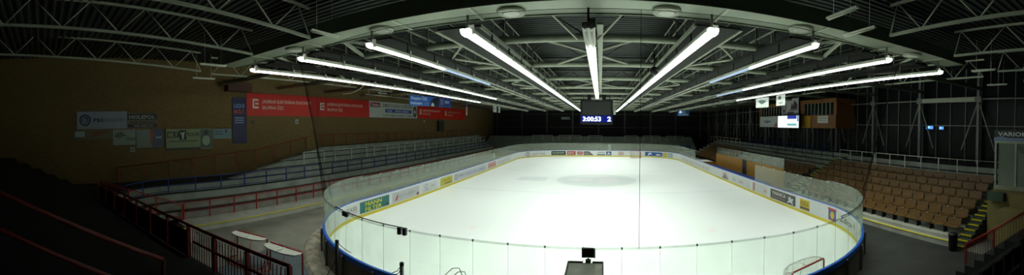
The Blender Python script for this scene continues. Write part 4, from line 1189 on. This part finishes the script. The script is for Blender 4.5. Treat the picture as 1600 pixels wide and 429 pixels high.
p = Panel(lw(2.3)); p.slab(0, 5.45, 2.8, 6.08, 0.03, '#65634e'); p.poly([(1.2, 5.55), (1.4, 6.0), (2.6, 6.0), (2.2, 5.75)], '#7a4a2c'); p.rect(0.1, 5.6, 0.8, 6.0, '#9aa4a0')
tag(p.build('advertising_sign', loc=(-24.94, 2.2, 5.5)), 'narrow dim banner at the near end of the lower row of banners', 'banner')
p = Panel(lw(5.15)); p.slab(0, 4.95, 1.7, 6.08, 0.03, '#7e8a7e')
for k in range(6):
    a = 0.5 + k * 0.42; p.poly([(0.55, 5.45), (0.55 + 0.5 * math.cos(a), 5.45 + 0.5 * math.sin(a)), (0.55 + 0.42 * math.cos(a + 0.22), 5.45 + 0.42 * math.sin(a + 0.22))], '#20241f')
p.text('Orel', 0.95, 5.3, 0.24, 0.7, '#3c463e')
tag(p.build('advertising_sign', loc=(-24.94, 5.15, 4.95)), 'pale banner with a dark spiky leaf shape in the lower row', 'banner')
p = Panel(lw(6.92)); p.slab(0, 4.7, 2.1, 6.05, 0.03, '#717b6c'); p.poly([(1.25, 4.7), (2.1, 4.7), (2.1, 6.05), (1.05, 6.05)], '#3a4a60'); p.poly([(1.1, 5.0), (1.25, 5.0), (1.35, 6.0), (1.05, 6.0)], '#9a4a34'); p.rect(0.1, 5.7, 0.9, 5.85, '#5a7a8c'); p.rect(1.5, 5.4, 2.0, 5.5, '#9ab0b8')
tag(p.build('advertising_sign', loc=(-24.94, 6.92, 4.7)), 'banner split into pale and dark blue halves in the lower row', 'banner')
p = Panel(lw(9.25)); p.slab(0, 4.45, 3.98, 6.05, 0.03, '#7a8660'); p.rect(0.1, 5.4, 1.1, 5.85, '#20241c'); p.text('B\u00cdL\u00dd', 0.2, 5.48, 0.28, 0.8, '#93a074'); p.rect(1.1, 5.2, 1.7, 5.95, '#16181a'); p.poly([(1.35, 5.25), (1.3, 5.6), (1.15, 5.8), (1.4, 5.75), (1.6, 5.85), (1.5, 5.6), (1.45, 5.25)], '#b4bca4'); p.text('KOLIN', 1.8, 5.48, 0.3, 1.0, '#20241c'); p.rect(0.2, 5.05, 2.6, 5.15, '#4e583e'); p.rect(0.0, 4.45, 2.9, 4.6, '#20241c'); p.rect(2.9, 4.5, 3.95, 6.0, '#48584c'); p.ell(3.4, 5.1, 0.35, 0.4, '#8ea084'); p.ell(3.4, 5.75, 0.16, 0.2, '#26302a')
tag(p.build('advertising_sign', loc=(-24.94, 9.3, 4.6)), 'large greenish banner with black lettering and a figure picture, lower row', 'banner')
p = Panel(lw(13.3)); p.slab(0, 5.2, 1.72, 6.0, 0.03, '#627e82'); p.rect(0.15, 5.75, 0.9, 5.85, '#3e5a66'); p.rect(0.15, 5.55, 0.9, 5.65, '#3e5a66'); p.ell(1.2, 5.8, 0.12, 0.15, '#2a3e40')
tag(p.build('advertising_sign', loc=(-24.94, 13.3, 5.2)), 'small light blue banner beside the tall dark blue one', 'banner')
for y0, z0, w, h, c1, c2, lb in ((22.0, 6.35, 0.36, 0.42, '#a8b0b0', '#4c5458', 'tiny pale square notice on the bricks under the red banner'), (6.45, 4.42, 0.35, 0.35, '#90968c', '#4c5458', 'tiny pale square notice under the lower row of banners'), (46.8, 6.5, 0.4, 0.35, '#a8aca0', '#60645c', 'tiny pale notice under the two emblem red banner'), (17.0, 6.35, 0.3, 0.36, '#3a4252', '#22262c', 'tiny dark notice beside the tall dark blue banner')):
    p = Panel(lw(y0)); p.slab(0, z0, w, z0 + h, 0.02, c1); p.rect(w * 0.25, z0 + h * 0.25, w * 0.75, z0 + h * 0.7, c2)
    tag(p.build('notice_sign', loc=(-24.94, y0, z0)), lb, 'sign')
b = MB(); b.box(-24.98, -24.3, 14.4, 16.7, 9.05, 9.8)
tag(b.build('wall_mount_bracket', M['bracket'], loc=(-24.6, 14.5, 9.0)), 'dark brown boxed bracket on the brick wall under the roof truss', 'bracket')
b = MB(); b.box(-24.98, -24.6, 51.4, 53.4, 5.1, 6.8); tag(b.build('wall_hatch_frame', M['frame_dark'], loc=(-24.8, 57.5, 4.9)), 'dark square hatch in the brick wall below the red banner', 'hatch')
# blue hanging banner with a portrait area, flag, rail, cable
p = Panel(lambda u, v, d: (-18.0 + d, 31.0 + u, v + 0.02 * u))
p.slab(0, 8.15, 10.3, 9.25, 0.03, '#2a62b8'); p.text('Skupina \u010cEZ', 0.3, 8.8, 0.32, 3.6, '#c4dcf0'); p.text('hokejem', 0.3, 8.3, 0.32, 2.4, '#c4dcf0'); p.text('2013', 3.2, 8.3, 0.32, 1.6, '#5a8ad0')
p.poly([(4.4, 8.15), (4.6, 8.7), (5.2, 9.0), (6.0, 9.25), (6.9, 9.2), (6.8, 8.15)], '#1c2430'); p.poly([(4.8, 8.2), (5.0, 8.6), (5.4, 8.5), (5.6, 8.2)], '#b8c4cc'); p.rect(7.0, 8.22, 10.1, 9.2, '#26387c'); p.rect(7.2, 8.4, 8.0, 9.1, '#6a7090'); p.rect(8.4, 8.6, 9.7, 8.95, '#8c9cc0')
tag(p.build('hanging_banner', loc=(-18, 31, 8.15)), 'bright blue banner with a dark figure hanging under the left light rows', 'banner')
t = thing('hanging_flag', 'narrow white, red and blue flag hanging by the left wall', 'flag', (-20, 52, 7.6))
b = MB(); n = 6
for i in range(n):
    y0 = 51.6 + 0.12 * i; off = lambda k: 0.05 * math.sin(k * 1.7)
    b.quad((-20 + off(i), y0, 7.65), (-20 + off(i + 1), y0 + 0.12, 7.65), (-20 + off(i + 1), y0 + 0.12, 9.0), (-20 + off(i), y0, 9.0), 0 if i < 3 else 1)
    b.quad((-20 + off(i), y0, 9.0), (-20 + off(i + 1), y0 + 0.12, 9.0), (-20 + off(i + 1), y0 + 0.12, 9.6), (-20 + off(i), y0, 9.6), 2)
b.build('cloth', [cm('#c8ccc8'), cm('#a83a34'), cm('#2c3c74')], t)
b = MB(); b.tube((-20, 51.5, 9.62), (-20, 52.4, 9.62), 0.02); b.build('rod', M['steel'], t)
t = thing('hanging_pipe', 'thin pale pipe on short hangers along the left wall above the banners', 'pipe', (-20.5, 34, 9.3))
b = MB(); b.tube((-20.5, 27, 9.15), (-20.5, 38, 9.15), 0.035, 6); b.build('pipe', M['white_housing'], t)
for yy in (27.5, 29.5, 31.5, 33.5, 35.5, 37.5):
    b = MB(); b.tube((-20.5, yy, 9.15), (-20.5, yy, 11.2), 0.015, 4); b.build('hanger', M['white_housing'], t)
b = MB(); b.path([(-15.5, 20.6, 9.45), (-15.6, 20.5, 9.1), (-15.8, 20.2, 8.75), (-16.1, 19.7, 8.5), (-16.5, 19.2, 8.42)], 0.025, 6)
tag(b.build('hanging_cable', M['cable_white'], loc=(-15.6, 20, 8.42)), 'pale cable loop dangling under the outer left light row', 'cable')
for y0, lb in ((54.5, 'white square board hanging under the left lights, first of a pair'), (57.3, 'white square board hanging under the left lights, second of a pair')):
    p = Panel(lambda u, v, d, y0=y0: (-16.5 + d, y0 + u, v)); p.slab(0, 8.2, 1.9 if y0 < 55 else 1.2, 9.25, 0.02, '#b4bcb0'); p.rect(0.2, 8.6, 1.0, 8.8, '#7c8488')
    tag(p.build('hanging_sign', loc=(-16.5, y0, 8.2)), lb, 'sign')

# ================================================================== SCOREBOARD
t = thing('hanging_scoreboard', 'dark scoreboard cube with glowing digits hanging over centre ice', 'scoreboard', (0, 40.5, 6.27))
b = MB(); b.box(-1.78, 1.78, 39.0, 42.0, 6.27, 8.92); b.build('cabinet', M['black'], t)
p = Panel(lambda u, v, d: (u, 38.985 - d, v)); p.rect(-1.55, 7.3, 1.55, 8.8, 'screen_off'); p.build('screen', t)
p = Panel(lambda u, v, d: (u, 38.985 - d, v)); p.rect(-1.72, 6.5, 1.72, 7.22, 'led_glow'); p.build('digit_field', t)
p = Panel(lambda u, v, d: (u, 38.97 - d, v)); p.text('3:00:53', -1.5, 6.62, 0.5, 2.0, 'led_white', 1.6); p.build('clock_digits', t)
p = Panel(lambda u, v, d: (u, 38.97 - d, v)); p.text('2', 1.18, 6.62, 0.5, 0.42, 'led_white', 1.6); p.build('period_digit', t)
for sx in (-1.5, 1.5):
    for yy in (39.3, 41.7): b = MB(); b.tube((sx, yy, 8.92), (sx, yy, 11.2), 0.04, 6); b.build('hanger', M['steel_dark'], t)
for sx in (-0.8, 0.8): b = MB(); b.box(sx - 0.2, sx + 0.2, 38.9, 39.2, 8.9, 9.7, bev=0.03); b.build('loudspeaker', M['black'], t)
b = MB(); b.box(1.86, 2.1, 39, 39.3, 7.35, 7.85); tag(b.build('hanging_sign', M['goal_white'], loc=(1.98, 39.1, 7.35)), 'small white box hanging at the right edge of the scoreboard', 'box')
# ball speaker / camera under the inner right row
t = thing('hanging_camera', 'black round camera hanging beside the inner right light row', 'camera', (3.0, 16.6, 8.6))
b = MB(); b.lathe((2.95, 16.6, 8.55), [(0.05, 0), (0.17, 0.08), (0.22, 0.2), (0.17, 0.33), (0.06, 0.4)], 14); b.build('camera_ball', M['black'], t)
b = MB(); b.tube((2.95, 16.6, 8.9), (2.95, 16.6, 9.6), 0.04, 6); b.build('stem', M['black'], t)
t = thing('hanging_sign', 'small blue sign hanging far off beyond the right light rows', 'sign', (14, 60, 8))
p = Panel(lambda u, v, d: (13.6 + u, 60 - d, v)); p.slab(0, 7.9, 2.1, 8.9, 0.05, '#3a5c88'); p.rect(0.2, 8.4, 1.4, 8.7, '#9ab4cc'); p.rect(0.9, 8.05, 1.9, 8.25, '#9ab4cc'); p.build('sign_face', t)
p = Panel(lambda u, v, d: (-7.9 + u, 75 - d, v)); p.slab(0, 7.3, 1.9, 7.9, 0.05, '#4c5654'); p.rect(0.2, 7.5, 1.6, 7.65, '#6a7472')
tag(p.build('hanging_sign', loc=(-7, 75, 7.3)), 'dim grey sign on the far dark wall left of the scoreboard', 'sign')

# ================================================================== FAR END STAND
for k in range(8):
    b = MB(); y0 = 72.6 + 0.85 * k
    b.box(-24.9, 21, y0, 81.8, 0.5 + 0.45 * (k - 1) if k else 0, 0.5 + 0.45 * k, side=1)
    tag(b.build('floor_tier', [M['step_concrete'], M['riser']]), kind='structure')
for i, (a, c) in enumerate(((-14.4, -10.0), (-8.6, -3.8), (-2.2, 0.7), (5.8, 8.5), (9.8, 13.4), (15.0, 18.6))):
    zz = 0.5 + 0.45 * 5
    railing('crush_barrier_railing', '%s pale crush rail from the left on the far end terrace' % ORD[i], 'railing', [(a, 77.1), (c, 77.1)], zz, 1.15, M['white_rail'], (0.0,), 2.2, 0.06, 'crush rails on the far end terrace')
railing('barrier_railing', 'low dark red rail in front of the far end terrace', 'railing', [(-22, 72.3), (19, 72.3)], 0.0, 1.1, M['red_rail'], (0.0, 0.5), 2.4, 0.03)
t = thing('barrel', 'white barrel behind the far glass right of the middle', 'barrel', (2.3, 71.7, 0))
b = MB(); b.lathe((2.3, 71.7, 1.1), [(0.3, 0), (0.33, 0.05), (0.33, 0.4), (0.31, 0.45), (0.33, 0.5), (0.33, 1.15), (0.28, 1.2)], 14); b.build('barrel_body', M['goal_white'], t)
b = MB(); b.box(1.7, 3.3, 71.3, 72.2, 0, 1.1); b.build('plinth', M['frame_dark'], t)
t = thing('goal_light_stand', 'small dark cone and pale plate behind the far glass', 'stand', (0.1, 71.4, 0))
b = MB(); b.lathe((0.1, 71.3, 0.0), [(0.35, 0), (0.3, 0.9), (0.12, 1.7), (0.05, 1.75)], 10); b.build('cone', M['frame_dark'], t)
b = MB(); b.box(-0.3, 0.7, 71.6, 71.65, 1.2, 2.2); b.box(0.15, 0.25, 71.6, 71.65, 0, 1.2); b.build('plate', M['booth_panel'], t)
t = thing('tarpaulin_roll', 'dark brown roll lying beyond the far left corner boards', 'roll', (-17.5, 66, 0.4))
b = MB(); b.tube((-18.6, 62, 0.62), (-17.6, 66.5, 0.62), 0.3, 12); b.build('roll_body', M['bracket'], t)
b = MB(); b.box(-18.6, -17.2, 61.5, 67, 0.28, 0.36); b.build('pallet', M['ochre'], t)
t = thing('white_post', 'short white post beyond the left boards', 'post', (-15.6, 52, 0))
b = MB(); b.lathe((-15.6, 52, 0), [(0.16, 0), (0.16, 1.75), (0.1, 1.85)], 10); b.build('upright', M['goal_white'], t)

# ================================================================== CAMERA, WORLD, COLOUR
f, cx, yh, pi_, ro = 556.261, 938.487, 206.178, 0.0199, -0.0071
c, s = math.cos(pi_), math.sin(pi_); Mp = Matrix(((1, 0, 0), (0, c, -s), (0, s, c)))
c, s = math.cos(ro), math.sin(ro); Mr = Matrix(((c, 0, -s), (0, 1, 0), (s, 0, c)))
R = Mr @ Mp
cd = bpy.data.cameras.new('camera'); cam = bpy.data.objects.new('camera', cd); C.objects.link(cam)
cd.type = 'PANO'; cd.panorama_type = 'CENTRAL_CYLINDRICAL'
cd.central_cylindrical_range_u_min = (0 - cx) / f; cd.central_cylindrical_range_u_max = (1600 - cx) / f
cd.central_cylindrical_range_v_min = (yh - 429) / f; cd.central_cylindrical_range_v_max = yh / f
cd.central_cylindrical_radius = 1.0
cd.clip_start = 0.05; cd.clip_end = 300
cam.matrix_world = Matrix.Translation((0.462, 0, 6.192)) @ Matrix((R[0], R[2], -R[1])).transposed().to_4x4()
S.camera = cam
w = bpy.data.worlds.new('world'); S.world = w; w.use_nodes = True
w.node_tree.nodes['Background'].inputs[0].default_value = (0.0, 0.0, 0.0, 1)
S.view_settings.view_transform = 'Standard'; S.view_settings.look = 'None'
S.view_settings.exposure = 0.0; S.view_settings.gamma = 1.0
S.view_settings.use_curve_mapping = False
S.cycles.use_denoising = True
S.cycles.max_bounces = 8; S.cycles.diffuse_bounces = 2; S.cycles.glossy_bounces = 3; S.cycles.transparent_max_bounces = 40
S.cycles.sample_clamp_indirect = 4.0
